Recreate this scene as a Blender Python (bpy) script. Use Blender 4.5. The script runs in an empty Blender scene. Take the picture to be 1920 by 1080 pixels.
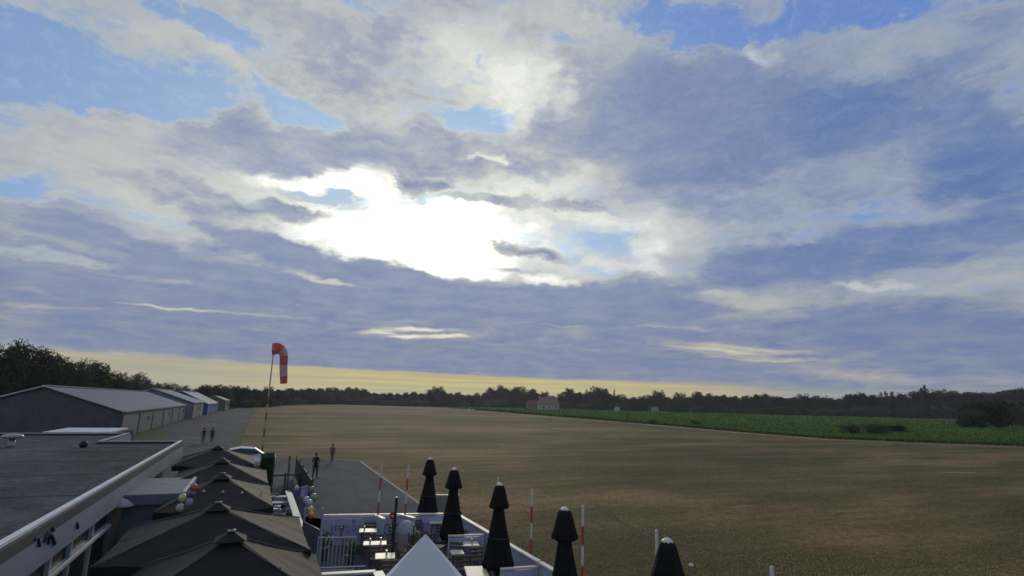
import bpy, bmesh, math, random
import numpy as np
from mathutils import Vector, Matrix
random.seed(7)
scene = bpy.context.scene
COL = scene.collection
# ------------------------------------------------------------------ camera
F = 1080.0; H = 5.3
def _cam():
    s = .0229; c0 = 735 + s*960 - 540
    n = np.array([s, -1, c0/F]); n /= np.linalg.norm(n)
    f = np.array([(480-960)/F, (735+s*480-540)/F, 1]); f -= n*f.dot(n); f /= np.linalg.norm(f)
    r = np.cross(f, n)
    if r[0] < 0: r = -r
    return np.array([r, f, n])
R = _cam()
def ray(u, v): return R @ np.array([(u-960)/F, (v-540)/F, 1])
def P(u, v, z=0.0):
    d = ray(u, v); t = (z-H)/d[2]; return (d[0]*t, d[1]*t, z)
def PY(u, v, Y):
    d = ray(u, v); t = Y/d[1]; return (d[0]*t, Y, H+d[2]*t)
def PX(u, v, X):
    d = ray(u, v); t = X/d[0]; return (X, d[1]*t, H+d[2]*t)
def hv(u): return 735+.0229*u
cd = bpy.data.cameras.new('camera'); cam = bpy.data.objects.new('camera', cd); COL.objects.link(cam)
cd.sensor_width = 36; cd.lens = 36*F/1920; cd.clip_end = 20000; cd.clip_start = .1
M3 = Matrix([[R[i][0], -R[i][1], -R[i][2]] for i in range(3)])
cam.matrix_world = Matrix.Translation((0, 0, H)) @ M3.to_4x4()
scene.camera = cam
scene.view_settings.view_transform = 'Standard'; scene.view_settings.look = 'None'
scene.view_settings.exposure = 0; scene.view_settings.gamma = 1
# ------------------------------------------------------------------ sun
SD = Vector(ray(800, 430)).normalized()
sl = bpy.data.lights.new('sun', 'SUN'); sl.energy = 0.9; sl.angle = math.radians(12); sl.color = (1, .88, .7)
so = bpy.data.objects.new('sun', sl); COL.objects.link(so)
so.rotation_euler = (-SD).to_track_quat('-Z', 'Y').to_euler(); so.location = (0, 0, 60)
# ------------------------------------------------------------------ sky
def lin(r, g, b):
    f = lambda c: (c/255/12.92) if c/255 <= .04045 else ((c/255+.055)/1.055)**2.4
    return (f(r), f(g), f(b))
W = bpy.data.worlds.new('World'); scene.world = W; W.use_nodes = True
W.cycles.sampling_method = 'MANUAL'; W.cycles.sample_map_resolution = 512
nt = W.node_tree; nt.nodes.clear(); L = nt.links
def N(t, **k):
    n = nt.nodes.new(t)
    for a, b in k.items(): setattr(n, a, b)
    return n
def plug(sock, v):
    if isinstance(v, bpy.types.NodeSocket): L.new(v, sock)
    else: sock.default_value = v
def math_(op, a, b=None, c=None, clamp=False):
    n = N('ShaderNodeMath', operation=op, use_clamp=clamp); plug(n.inputs[0], a)
    if b is not None: plug(n.inputs[1], b)
    if c is not None: plug(n.inputs[2], c)
    return n.outputs[0]
def vm(op, a, b=None, c=None):
    n = N('ShaderNodeVectorMath', operation=op); plug(n.inputs[0], a)
    if b is not None: plug(n.inputs[1], b)
    if c is not None: plug(n.inputs[2], c)
    return n.outputs['Value'] if op in ('LENGTH', 'DOT_PRODUCT') else n.outputs['Vector']
def ss(x, a, b, lo=0., hi=1., kind='SMOOTHSTEP'):
    n = N('ShaderNodeMapRange', interpolation_type=kind)
    plug(n.inputs[0], x); plug(n.inputs[1], a); plug(n.inputs[2], b); plug(n.inputs[3], lo); plug(n.inputs[4], hi)
    return n.outputs[0]
def mix(f, a, b, bt='MIX'):
    n = N('ShaderNodeMix', data_type='RGBA', blend_type=bt)
    plug(n.inputs[0], f)
    for s, v in ((n.inputs[6], a), (n.inputs[7], b)):
        if isinstance(v, tuple) and len(v) == 3: v = (*v, 1)
        plug(s, v)
    return n.outputs[2]
def noise(vec, scale, detail=6, rough=.55, dist=0.):
    n = N('ShaderNodeTexNoise', noise_dimensions='3D'); plug(n.inputs['Vector'], vec)
    n.inputs['Scale'].default_value = scale; n.inputs['Detail'].default_value = detail
    n.inputs['Roughness'].default_value = rough; n.inputs['Distortion'].default_value = dist
    return n
def comb(x, y, z=0.):
    n = N('ShaderNodeCombineXYZ'); plug(n.inputs[0], x); plug(n.inputs[1], y); plug(n.inputs[2], z); return n.outputs[0]
yaw = math.atan2(R[0][2], R[1][2])
def azel(u, v):
    d = ray(u, v); d = d/np.linalg.norm(d)
    x = d[0]*math.cos(yaw)-d[1]*math.sin(yaw); y = d[0]*math.sin(yaw)+d[1]*math.cos(yaw)
    return math.degrees(math.atan2(x, y)), math.degrees(math.asin(d[2]))
D = N('ShaderNodeTexCoord').outputs['Generated']
D = vm('NORMALIZE', D)
sx = N('ShaderNodeSeparateXYZ'); L.new(D, sx.inputs[0]); dz = sx.outputs[2]
xr = vm('DOT_PRODUCT', D, (math.cos(yaw), -math.sin(yaw), 0)); yr = vm('DOT_PRODUCT', D, (math.sin(yaw), math.cos(yaw), 0))
az = math_('MULTIPLY', math_('ARCTAN2', xr, yr), 57.2958); el = math_('MULTIPLY', math_('ARCSINE', dz), 57.2958)
AE = comb(az, el)
zc = math_('ADD', math_('MAXIMUM', dz, 0.), .11)
Q = comb(math_('DIVIDE', xr, zc), math_('DIVIDE', yr, zc), 0.)       # cloud-deck plane coordinates
elf = ss(el, 2., 26., .16, 1.)
w1 = vm('SUBTRACT', noise(AE, .11, 3).outputs['Color'], (.5, .5, .5))
w2 = vm('SUBTRACT', noise(vm('MULTIPLY', AE, (.5, 1., 1.)), .5, 6, .62).outputs['Color'], (.5, .5, .5))
wsum = vm('ADD', vm('MULTIPLY', w1, (9., 4.5, 0)), vm('MULTIPLY', w2, (5.5, 4.2, 0)))
wsum = vm('MULTIPLY', wsum, comb(math_('ADD', elf, .5), elf, 0.))
AW = vm('ADD', AE, wsum)
# blobs: (pixel of photo -> direction) u, v, ru, rv, rot, coverage, darkness, glow, inner
BL = [
 # open blue
 (180,150,300,80,14,-1.0,0,0,.4),(40,90,170,90,0,-.5,0,0,.3),(385,48,80,32,35,-.7,0,0,.3),(545,200,90,34,25,-.8,0,0,.3),
 (1300,45,100,48,15,-.8,0,0,.3),(1600,30,130,38,-12,-1.1,0,0,.3),(1440,50,80,44,0,-.5,0,0,.2),(1395,98,60,30,10,.9,-.7,.12,.2),
 (120,482,210,22,8,-.9,0,0,.3),(20,345,90,24,18,-.6,0,0,.2),(1120,458,150,34,12,-.45,-.2,-.1,.0),(1240,455,60,20,0,.3,-.4,.2,.2),
 (650,380,100,16,12,-.6,0,-.6,.3),(800,372,80,10,5,-.5,0,-.4,.3),(1700,545,130,14,3,-.35,-.1,0,.2),(880,212,120,24,4,-.8,0,0,.3),
 (640,330,70,20,-10,-.1,-.3,.2,.2),(70,545,80,8,10,-.2,-.5,.05,.2),
 # upper cloud, cream and grey
 (900,120,170,85,28,.2,-.75,.16,.1),(640,100,240,60,28,.35,.3,0,.2),(560,20,260,40,8,.4,.0,0,.2),(760,60,90,50,0,.3,.35,0,.2),
 (985,170,80,70,-30,.1,-.5,.16,.2),(1060,40,120,40,0,.3,-.35,.03,.2),(450,130,160,28,33,.3,-.35,.03,.2),(330,70,60,20,30,.3,-.3,0,.2),
 # cumulus band
 (240,265,230,55,8,.6,-.12,0,.3),(450,270,190,58,6,.8,.55,0,.5),(780,275,200,48,4,.8,.42,0,.5),(920,325,120,36,0,.6,.5,-.1,.4),
 (220,330,300,60,8,.3,-.3,0,.1),(640,300,150,25,0,.4,.5,0,.3),
 # right mass
 (1250,230,360,165,4,.7,.62,0,.35),(1500,250,420,150,0,.5,.3,0,.3),(1330,170,200,70,0,.3,.2,0,.2),(1650,200,330,80,-14,.7,.5,0,.3),(1860,300,190,120,0,.6,.85,0,.3),
 (1290,360,200,60,10,.4,.2,0,.2),(1560,330,190,40,-6,.2,-.35,.0,.1),(1760,90,300,50,-14,.4,-.22,0,.2),(1850,50,120,40,0,.1,.3,0,.2),
 (1620,470,400,55,-10,.6,.75,0,.4),(1480,500,200,40,0,.4,.5,0,.3),(1860,480,120,60,0,.1,-.1,0,.2),(1830,390,150,20,-8,.2,-.2,0,.2),
 (1260,420,120,60,30,.35,-.35,.08,.2),(1350,360,150,14,4,0,-.25,.02,.2),
 # left streaks
 (560,402,120,20,6,.6,.9,-.6,.4),(420,378,150,22,24,.5,.55,-.1,.3),(440,430,260,26,22,.5,.7,-.2,.4),(640,498,230,24,14,.6,.8,-.5,.5),
 (200,425,260,18,14,.4,.5,0,.3),(60,400,160,14,14,.3,.4,0,.3),(330,395,180,16,12,.2,-.5,.03,.2),(420,480,260,15,13,.1,-.65,.12,.2),
 (100,450,200,12,10,.2,-.4,.02,.2),(300,520,200,8,6,.1,-.4,.04,.2),
 # low bank
 (960,628,2000,108,1.5,.9,.78,-.05,.8),(760,550,560,40,4,.6,.55,-.5,.65),(1190,560,260,44,-4,.6,.6,-.2,.5),(1700,620,400,40,3,.4,.6,0,.4),
 (200,560,400,40,3,.3,.3,0,.3),(80,640,330,30,3,.3,.3,0,.3),
 (1030,528,50,12,10,-.1,-.9,.35,.2),(610,528,70,7,9,0,-1.3,.34,.2),(785,624,105,12,2,0,-.75,.09,.0),(720,623,40,6,2,0,-.8,.2,.1),(800,618,75,3.5,2,0,-.7,.2,.1),(770,631,50,4,-2,0,-.9,.25,.1),(845,630,36,4,3,0,-.8,.2,.1),(790,624,90,3,1,.2,1.0,-.1,.2),(1440,575,190,34,3,0,-.7,.02,.0),(1600,705,300,14,2,0,-.6,.02,.0),(1360,548,70,7,4,0,-.5,.05,.1),
 (320,574,130,4,3,0,-.9,.1,.1),(430,584,120,3,4,0,-.7,.08,.1),(120,575,120,6,2,0,-.6,.03,.2),(1040,611,140,3,2,0,-.4,.05,.1),(1200,613,90,3,2,0,-.4,.05,.1),(1340,618,200,7,3,0,-.4,.02,.1),
 (1400,662,230,20,4,0,-.75,.02,.0),(1330,655,120,4,4,0,-.5,.08,.1),(1420,672,130,3,2,0,-.4,.05,.1),(1480,665,110,4,1,.2,.5,0,.1),(1400,652,140,4,3,0,-.5,.06,.2),(1500,690,260,12,2,0,-.4,.03,.2),(1430,600,220,20,0,0,-.25,.0,.2),(1380,565,120,20,6,0,-.55,.04,.2),
 (1640,535,80,8,5,.5,-.7,.12,.2),(1870,530,80,14,-5,.3,-.3,.04,.2),(500,655,800,30,2,.4,.5,0,.4),(1100,680,600,24,2,.5,.6,0,.4),
 # bright opening
 (800,425,430,140,4,.1,-.45,.24,.0),(795,448,215,80,3,.3,-1.0,1.35,.0),(640,345,170,22,2,.3,-.7,.6,.1),(740,380,150,24,0,.2,-.6,.7,.1),(1000,350,150,40,-8,.1,-.4,.12,.0),
 (860,500,110,24,2,.2,-.8,1.2,.3),(1130,410,160,20,8,.3,-.45,.14,.1),(1180,505,120,14,8,.2,-.5,.12,.1),(1200,480,70,30,20,.2,-.4,.2,.2),
 (985,470,84,12,12,.5,1.1,-1.1,.2),(930,452,50,7,12,.4,.7,-.7,.1),(940,503,60,6,3,.4,.7,-.7,.1),(800,345,45,18,10,.5,.9,-.9,.3),(900,378,90,12,4,.5,.7,-.8,.3),
(1060,385,100,14,5,.4,.5,-.2,.3),(920,300,36,12,20,0,-.7,.25,.1),
]
base = comb(math_('ADD', .5, 0.), .36, 0.)
acc = base; bi = 0
for (u, v, ru, rv, rot, c, dk, g, inner) in BL:
    a0 = azel(u, v); r = math.radians(rot)
    a1 = azel(u+ru*math.cos(r), v+ru*math.sin(r)); b1 = azel(u-rv*math.sin(r), v+rv*math.cos(r))
    A = (a1[0]-a0[0], a1[1]-a0[1]); B = (b1[0]-a0[0], b1[1]-a0[1])
    la = max(.2, math.hypot(*A)); lb = max(.15, math.hypot(*B)); th = math.atan2(A[1], A[0])
    if bi % 10 == 0: pv = vm('MULTIPLY_ADD', acc, (1e-9, 1e-9, 0), AW)
    bi += 1
    g_ = N('ShaderNodeTexGradient', gradient_type='SPHERICAL'); L.new(pv, g_.inputs[0]); k = 1.25
    tm = g_.texture_mapping; tm.vector_type = 'TEXTURE'
    tm.translation = (a0[0], a0[1], 0); tm.rotation = (0, 0, th); tm.scale = (la*k, lb*k, 1)
    t = ss(g_.outputs['Fac'], 0., 1-inner*.62, kind='SMOOTHSTEP')
    acc = vm('MULTIPLY_ADD', t, (c, dk, g), acc)
sp = N('ShaderNodeSeparateXYZ'); L.new(acc, sp.inputs[0]); Cx, Dk, Gl = sp.outputs
nq = noise(Q, 1.7, 7, .6, .3).outputs['Fac']
nq2 = noise(vm('ADD', Q, (7.3, 2.1, 4.)), 4.2, 6, .62).outputs['Fac']
na = noise(vm('MULTIPLY', AE, (.10, .22, 1.)), 1.6, 8, .66, .6).outputs['Fac']
nb = noise(vm('MULTIPLY', AW, (.16, .30, 1.)), 3.0, 8, .67).outputs['Fac']
dn = lambda n, a: math_('MULTIPLY', math_('SUBTRACT', n, .5), a)
n1 = math_('MULTIPLY', math_('ADD', math_('ADD', dn(nq, 1.6), dn(na, 1.5)), dn(nb, 1.0)), ss(el, 3., 16., .45, 1.))
n2 = math_('ADD', math_('ADD', dn(nq2, 1.5), dn(na, 1.2)), math_('ADD', dn(nb, 1.1), dn(nq, 1.0)))
n2 = math_('MULTIPLY', n2, ss(el, 4., 18., .22, .8))
cr = math_('ADD', Cx, n1)
cov = ss(cr, .02, .66)
fs = noise(vm('MULTIPLY', AW, (.09, .42, 1.)), 2.6, 9, .72).outputs['Fac']       # fine streaks
n2 = math_('ADD', n2, dn(fs, ss(Gl, .01, .12, .9, 2.6)))
dark = math_('ADD', Dk, n2)
dark = math_('MULTIPLY', ss(dark, -.2, 1.3), ss(cr, .25, .85, .1, 1.))
dark = math_('ADD', math_('MULTIPLY', dark, .86), dn(math_('ADD', fs, nq2, None), 0.)) if False else math_('ADD', math_('MULTIPLY', dark, .9), math_('ADD', dn(fs, .55), dn(nq2, .5)), None, True)
azn = math_('DIVIDE', math_('SUBTRACT', az, azel(800, 430)[0]), 34.)
eln = math_('DIVIDE', math_('SUBTRACT', el, azel(800, 430)[1]), 26.)
prox = ss(vm('LENGTH', comb(azn, eln)), 1.3, 0.)                       # nearness to the veiled sun
ST = N('ShaderNodeTexSky', sky_type='NISHITA'); ST.sun_disc = False
ST.sun_elevation = math.asin(SD.z); ST.sun_rotation = math.atan2(SD.x, SD.y); ST.air_density = 1.0; ST.dust_density = .6; ST.ozone_density = 2.
nish = vm('MULTIPLY', ST.outputs[0], (.11, .11, .11))
blue = mix(.72, nish, mix(ss(az, -45., 20.), lin(126, 154, 202), lin(104, 138, 206)))
blue = mix(math_('MULTIPLY', prox, .75), blue, lin(176, 206, 226))
bright = mix(prox, mix(ss(az, -5., 25.), lin(178, 184, 186), lin(158, 168, 182)), lin(212, 215, 206))
bright = mix(ss(el, 14., 3., 0., .75), bright, lin(206, 196, 160))
grey = mix(ss(az, 2., 38.), lin(134, 146, 178), lin(94, 120, 170))
grey = mix(ss(el, 16., 3., 0., .8), grey, lin(116, 130, 164))
cloud = mix(dark, bright, grey)
sky = mix(cov, blue, cloud)
gl = math_('MAXIMUM', math_('ADD', Gl, math_('MULTIPLY', math_('ADD', dn(nb, 2.2), dn(fs, 1.6)), ss(Gl, .05, .9, .12, .8))), 0.)
sky = vm('MULTIPLY_ADD', comb(gl, gl, gl), (1.0, .97, .84), sky)
# clear yellow band under the bank
e0 = azel(110, 655); e1 = azel(1400, 722)
edge = math_('ADD', math_('MULTIPLY', math_('SUBTRACT', az, e0[0]), (e1[1]-e0[1])/(e1[0]-e0[0])), e0[1])
edge = math_('ADD', edge, dn(noise(vm('MULTIPLY', AE, (.15, 1., 1.)), 1., 6).outputs['Fac'], .5))
band = ss(math_('SUBTRACT', el, edge), ss(az, 5., 30., .12, .7), ss(az, 5., 30., -.15, -.8))
band = math_('MULTIPLY', band, ss(az, azel(1560, 730)[0], azel(1250, 730)[0], .25, 1.))
nh = noise(vm('MULTIPLY', AE, (.05, 2.2, 1.)), 1., 6, .6).outputs['Fac']
yel = mix(ss(nh, .35, .65), lin(180, 172, 138), lin(208, 192, 130))
yel = mix(ss(az, azel(300, 700)[0], azel(700, 700)[0], .6, 0.), yel, lin(160, 162, 158))
yel = mix(ss(el, 1.6, 0., 0., .5), yel, lin(186, 178, 158))
sky = mix(band, sky, yel)
sky = mix(ss(el, 0., -2.), sky, lin(60, 62, 60))
bg = N('ShaderNodeBackground'); L.new(sky, bg.inputs[0]); bg.inputs[1].default_value = 1.0
ow = N('ShaderNodeOutputWorld'); L.new(bg.outputs[0], ow.inputs[0])
# ------------------------------------------------------------------ materials
MAT = {}
def mat(name, c, rough=.8, c2=None, scale=3., detail=5, bump=0., bscale=None, spec=.3, metal=0., coord='Object', stretch=(1, 1, 1), lo=.35, hi=.65, rnd=0., trans=0.):
    if name in MAT: return MAT[name]
    m = bpy.data.materials.new(name); m.use_nodes = True; t = m.node_tree; b = t.nodes['Principled BSDF']
    b.inputs['Roughness'].default_value = rough; b.inputs['Metallic'].default_value = metal
    b.inputs['Specular IOR Level'].default_value = spec
    tc = t.nodes.new('ShaderNodeTexCoord'); mp = t.nodes.new('ShaderNodeMapping'); mp.inputs[3].default_value = stretch
    t.links.new(tc.outputs[coord], mp.inputs[0])
    n = t.nodes.new('ShaderNodeTexNoise'); n.inputs['Scale'].default_value = scale; n.inputs['Detail'].default_value = detail; n.inputs['Roughness'].default_value = .6
    t.links.new(mp.outputs[0], n.inputs[0])
    if c2 is None: c2 = tuple(x*.82 for x in c)
    r = t.nodes.new('ShaderNodeValToRGB'); r.color_ramp.elements[0].position = lo; r.color_ramp.elements[1].position = hi
    r.color_ramp.elements[0].color = (*c2, 1); r.color_ramp.elements[1].color = (*c, 1)
    t.links.new(n.outputs[0], r.inputs[0]); out = r.outputs[0]
    if rnd:
        oi = t.nodes.new('ShaderNodeObjectInfo'); hs = t.nodes.new('ShaderNodeHueSaturation')
        mr = t.nodes.new('ShaderNodeMapRange'); mr.inputs[3].default_value = 1-rnd; mr.inputs[4].default_value = 1+rnd
        t.links.new(oi.outputs['Random'], mr.inputs[0]); t.links.new(mr.outputs[0], hs.inputs['Value']); t.links.new(out, hs.inputs['Color']); out = hs.outputs[0]
    t.links.new(out, b.inputs['Base Color'])
    if bump:
        n2 = t.nodes.new('ShaderNodeTexNoise'); n2.inputs['Scale'].default_value = bscale or scale*6; n2.inputs['Detail'].default_value = 4
        t.links.new(mp.outputs[0], n2.inputs[0])
        bp = t.nodes.new('ShaderNodeBump'); bp.inputs['Strength'].default_value = min(1, bump); bp.inputs['Distance'].default_value = .05
        t.links.new(n2.outputs[0], bp.inputs['Height']); t.links.new(bp.outputs[0], b.inputs['Normal'])
    if trans:
        b.inputs['Transmission Weight'].default_value = 0
        tr = t.nodes.new('ShaderNodeBsdfTranslucent'); mx = t.nodes.new('ShaderNodeMixShader'); mx.inputs[0].default_value = trans
        t.links.new(out, tr.inputs[0]); t.links.new(b.outputs[0], mx.inputs[1]); t.links.new(tr.outputs[0], mx.inputs[2])
        t.links.new(mx.outputs[0], t.nodes['Material Output'].inputs[0])
    MAT[name] = m; return m
def corrugated(name, c, axis='Y', pitch=.3, rough=.5, metal=0., strength=.5):
    m = mat(name, c, rough, tuple(x*.85 for x in c), scale=.15, metal=metal); t = m.node_tree; b = t.nodes['Principled BSDF']
    tc = t.nodes.new('ShaderNodeTexCoord'); w = t.nodes.new('ShaderNodeTexWave'); w.bands_direction = axis
    w.inputs['Scale'].default_value = 1/pitch*.05*math.pi*2; bp = t.nodes.new('ShaderNodeBump'); bp.inputs['Strength'].default_value = strength; bp.inputs['Distance'].default_value = .04
    t.links.new(tc.outputs['Object'], w.inputs[0]); t.links.new(w.outputs[1], bp.inputs['Height']); t.links.new(bp.outputs[0], b.inputs['Normal'])
    src = b.inputs['Base Color'].links[0].from_socket; mx = t.nodes.new('ShaderNodeMix'); mx.data_type = 'RGBA'; mx.blend_type = 'MULTIPLY'; mx.inputs[0].default_value = 1
    n3 = t.nodes.new('ShaderNodeTexNoise'); n3.inputs['Scale'].default_value = .5; n3.inputs['Detail'].default_value = 8; n3.inputs['Roughness'].default_value = .75
    r3 = t.nodes.new('ShaderNodeMapRange'); r3.inputs[1].default_value = .35; r3.inputs[2].default_value = .6; r3.inputs[3].default_value = .62; r3.inputs[4].default_value = 1.08
    t.links.new(tc.outputs['Object'], n3.inputs[0]); t.links.new(n3.outputs[0], r3.inputs[0]); t.links.new(src, mx.inputs[6]); t.links.new(r3.outputs[0], mx.inputs[7]); t.links.new(mx.outputs[2], b.inputs['Base Color'])
    return m
# ------------------------------------------------------------------ mesh builder
class MB:
    def __init__(s): s.v = []; s.f = []; s.m = []
    def add(s, vs, fs, mi=0):
        o = len(s.v); s.v += [tuple(v) for v in vs]; s.f += [tuple(o+i for i in f) for f in fs]; s.m += [mi]*len(fs); return s
    def box(s, c, d, rz=0, mi=0, taper=1.):
        x, y, z = c; a, b, h = d[0]/2, d[1]/2, d[2]/2; cs, sn = math.cos(rz), math.sin(rz); vs = []
        for k, w in ((-1, 1), (1, taper)):
            for p, q in ((-1, -1), (1, -1), (1, 1), (-1, 1)):
                X, Y = p*a*w, q*b*w; vs.append((x+X*cs-Y*sn, y+X*sn+Y*cs, z+k*h))
        return s.add(vs, [(3, 2, 1, 0), (4, 5, 6, 7), (0, 1, 5, 4), (1, 2, 6, 5), (2, 3, 7, 6), (3, 0, 4, 7)], mi)
    def tube(s, pts, rad, n=8, mi=0, cap=True):
        pts = [Vector(p) for p in pts]; rad = rad if isinstance(rad, (list, tuple)) else [rad]*len(pts); vs = []; fs = []; mis = []
        up = None
        for i, p in enumerate(pts):
            d = (pts[min(i+1, len(pts)-1)]-pts[max(i-1, 0)]).normalized()
            if up is None: up = Vector((0, 0, 1)) if abs(d.z) < .9 else Vector((1, 0, 0))
            a = d.cross(up).normalized(); b = a.cross(d).normalized(); up = b
            for k in range(n):
                t = 2*math.pi*k/n; vs.append(p+a*(rad[i]*math.cos(t))+b*(rad[i]*math.sin(t)))
        o = len(s.v); s.v += [tuple(v) for v in vs]
        for i in range(len(pts)-1):
            for k in range(n):
                s.f.append((o+i*n+k, o+i*n+(k+1) % n, o+(i+1)*n+(k+1) % n, o+(i+1)*n+k)); s.m.append(mi[i] if isinstance(mi, list) else mi)
        if cap:
            m0 = mi[0] if isinstance(mi, list) else mi
            s.f.append(tuple(o+k for k in range(n))[::-1]); s.m.append(m0); s.f.append(tuple(o+(len(pts)-1)*n+k for k in range(n))); s.m.append(m0)
        return s
    def lathe(s, prof, n=16, c=(0, 0, 0), mi=0, lobes=0, amp=0.):
        o = len(s.v)
        for j, (r, z) in enumerate(prof):
            for k in range(n):
                t = 2*math.pi*k/n; rr = r*(1+amp*math.cos(lobes*t)) if lobes else r
                s.v.append((c[0]+rr*math.cos(t), c[1]+rr*math.sin(t), c[2]+z))
        for j in range(len(prof)-1):
            for k in range(n): s.f.append((o+j*n+k, o+j*n+(k+1) % n, o+(j+1)*n+(k+1) % n, o+(j+1)*n+k)); s.m.append(mi)
        s.f.append(tuple(o+k for k in range(n))[::-1]); s.m.append(mi)
        s.f.append(tuple(o+(len(prof)-1)*n+k for k in range(n))); s.m.append(mi); return s
    def ball(s, c, r, n=10, mi=0):
        rx = r if isinstance(r, tuple) else (r, r, r); pr = [(max(.02, math.sin(math.pi*j/n)), -math.cos(math.pi*j/n)) for j in range(n+1)]; o = len(s.v)
        s.lathe(pr, n+4, (0, 0, 0), mi)
        for i in range(o, len(s.v)): v = s.v[i]; s.v[i] = (c[0]+v[0]*rx[0], c[1]+v[1]*rx[1], c[2]+v[2]*rx[2])
        return s
    def build(s, name, m, parent=None, loc=None, smooth=False, bevel=0.):
        me = bpy.data.meshes.new(name); me.from_pydata(s.v, [], s.f); ms = m if isinstance(m, list) else [m]
        for x in ms: me.materials.append(x)
        me.polygons.foreach_set('material_index', s.m)
        if smooth: me.polygons.foreach_set('use_smooth', [True]*len(me.polygons))
        me.update(); o = bpy.data.objects.new(name, me); COL.objects.link(o)
        if parent is not None: o.parent = parent
        if loc is not None: o.location = loc
        if bevel:
            bv = o.modifiers.new('bevel', 'BEVEL'); bv.width = bevel; bv.segments = 2; bv.limit_method = 'ANGLE'
        return o
def thing(name, label, cat, loc=(0, 0, 0), rz=0., group=None):
    o = bpy.data.objects.new(name, None); COL.objects.link(o); o.location = loc; o.rotation_euler = (0, 0, rz)
    return tag(o, label, cat, group)
def tag(o, label, cat, group=None):
    o['label'] = label; o['category'] = cat
    if group: o['group'] = group
    return o
def struct(o, kind='structure', label=None):
    o['kind'] = kind
    if label: o['label'] = label
    return o
def dup(root, loc, rz, label=None, scale=None):
    r = root.copy(); COL.objects.link(r); r.location = loc; r.rotation_euler = (0, 0, rz)
    if label: r['label'] = label
    if scale: r.scale = scale
    for ch in list(root.children):
        c = ch.copy(); COL.objects.link(c); c.parent = r
        for g in list(ch.children): d = g.copy(); COL.objects.link(d); d.parent = c
    return r
def sheet(name, pts, z, m, sub=0):
    bm = bmesh.new(); vs = [bm.verts.new((p[0], p[1], z)) for p in pts]; f = bm.faces.new(vs)
    if f.normal.z < 0: bmesh.ops.reverse_faces(bm, faces=[f])
    bmesh.ops.triangulate(bm, faces=bm.faces[:])
    me = bpy.data.meshes.new(name); bm.to_mesh(me); bm.free(); me.materials.append(m)
    o = bpy.data.objects.new(name, me); COL.objects.link(o); return o
# ------------------------------------------------------------------ ground
def ground_mat(name, stops, s1, s2, stretch=(1, 1, 1), fine=8., bump=.6, streak=None, famp=.3):
    m = bpy.data.materials.new(name); m.use_nodes = True; t = m.node_tree; b = t.nodes['Principled BSDF']; b.inputs['Roughness'].default_value = .95; b.inputs['Specular IOR Level'].default_value = .1
    tc = t.nodes.new('ShaderNodeTexCoord'); mp = t.nodes.new('ShaderNodeMapping'); mp.inputs[3].default_value = stretch; t.links.new(tc.outputs['Object'], mp.inputs[0])
    def nz(sc, vec, det=6, ro=.6):
        n = t.nodes.new('ShaderNodeTexNoise'); n.inputs['Scale'].default_value = sc; n.inputs['Detail'].default_value = det; n.inputs['Roughness'].default_value = ro; t.links.new(vec, n.inputs[0]); return n.outputs[0]
    def mm(op, a, bb):
        n = t.nodes.new('ShaderNodeMath'); n.operation = op
        for i, x in enumerate((a, bb)):
            if isinstance(x, (int, float)): n.inputs[i].default_value = x
            else: t.links.new(x, n.inputs[i])
        return n.outputs[0]
    a = mm('ADD', mm('MULTIPLY', nz(s1, mp.outputs[0]), .55), mm('MULTIPLY', nz(s2, mp.outputs[0]), .45))
    if streak:
        a = mm('ADD', a, mm('MULTIPLY', mm('SUBTRACT', nz(streak, mp.outputs[0], 7, .7), .5), .2))
        a = mm('ADD', a, mm('MULTIPLY', mm('SUBTRACT', nz(2.1, tc.outputs['Object'], 8, .75), .5), .34))
        for (u1, v1, u2, v2, wd, am) in ((950, 838, 1750, 880, 1.1, -.085), (1500, 900, 1950, 930, 1., -.06), (1100, 905, 1550, 985, 1.0, .05), (700, 790, 1500, 832, .8, .05), (1250, 1040, 1900, 1060, .9, -.04), (560, 850, 700, 865, 1.2, -.03), (1400, 985, 1800, 1040, 1.0, .04)):
            p1 = Vector(P(u1, v1)); p2 = Vector(P(u2, v2)); c_ = (p1+p2)/2; d_ = p2-p1; L0 = d_.length*.62; W0 = max(4, abs(P((u1+u2)/2, (v1+v2)/2-22)[1]-P((u1+u2)/2, (v1+v2)/2+22)[1])*.8)*wd
            gg = t.nodes.new('ShaderNodeTexGradient'); gg.gradient_type = 'SPHERICAL'; w_ = gg.texture_mapping; w_.vector_type = 'TEXTURE'; w_.translation = (c_.x, c_.y, 0); w_.rotation = (0, 0, math.atan2(d_.y, d_.x)); w_.scale = (L0, W0, 1000)
            t.links.new(tc.outputs['Object'], gg.inputs[0]); a = mm('ADD', a, mm('MULTIPLY', gg.outputs[1], am))
    f = nz(fine, tc.outputs['Object'], 5, .7)
    a = mm('ADD', a, mm('MULTIPLY', mm('SUBTRACT', f, .5), famp))
    r = t.nodes.new('ShaderNodeValToRGB'); e = r.color_ramp.elements
    while len(e) < len(stops): e.new(.5)
    for q, (p, c) in zip(e, stops): q.position = p; q.color = (*c, 1)
    t.links.new(a, r.inputs[0]); t.links.new(r.outputs[0], b.inputs['Base Color'])
    bp = t.nodes.new('ShaderNodeBump'); bp.inputs['Strength'].default_value = bump; bp.inputs['Distance'].default_value = .06; t.links.new(f, bp.inputs['Height']); t.links.new(bp.outputs[0], b.inputs['Normal'])
    MAT[name] = m; return m
struct(sheet('ground', [(-1500, -60), (2600, -60), (2600, 2600), (-1500, 2600)], -.12, ground_mat('ground_green', [(.3, (.03, .045, .018)), (.7, (.06, .08, .03))], .01, .08)))
GD = ground_mat('dry_grass', [(.40, (.058, .062, .023)), (.47, (.092, .080, .032)), (.515, (.145, .102, .046)), (.555, (.20, .132, .064)), (.62, (.27, .185, .095))], .016, .12, (.45, 1.5, 1), streak=.45)
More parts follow.
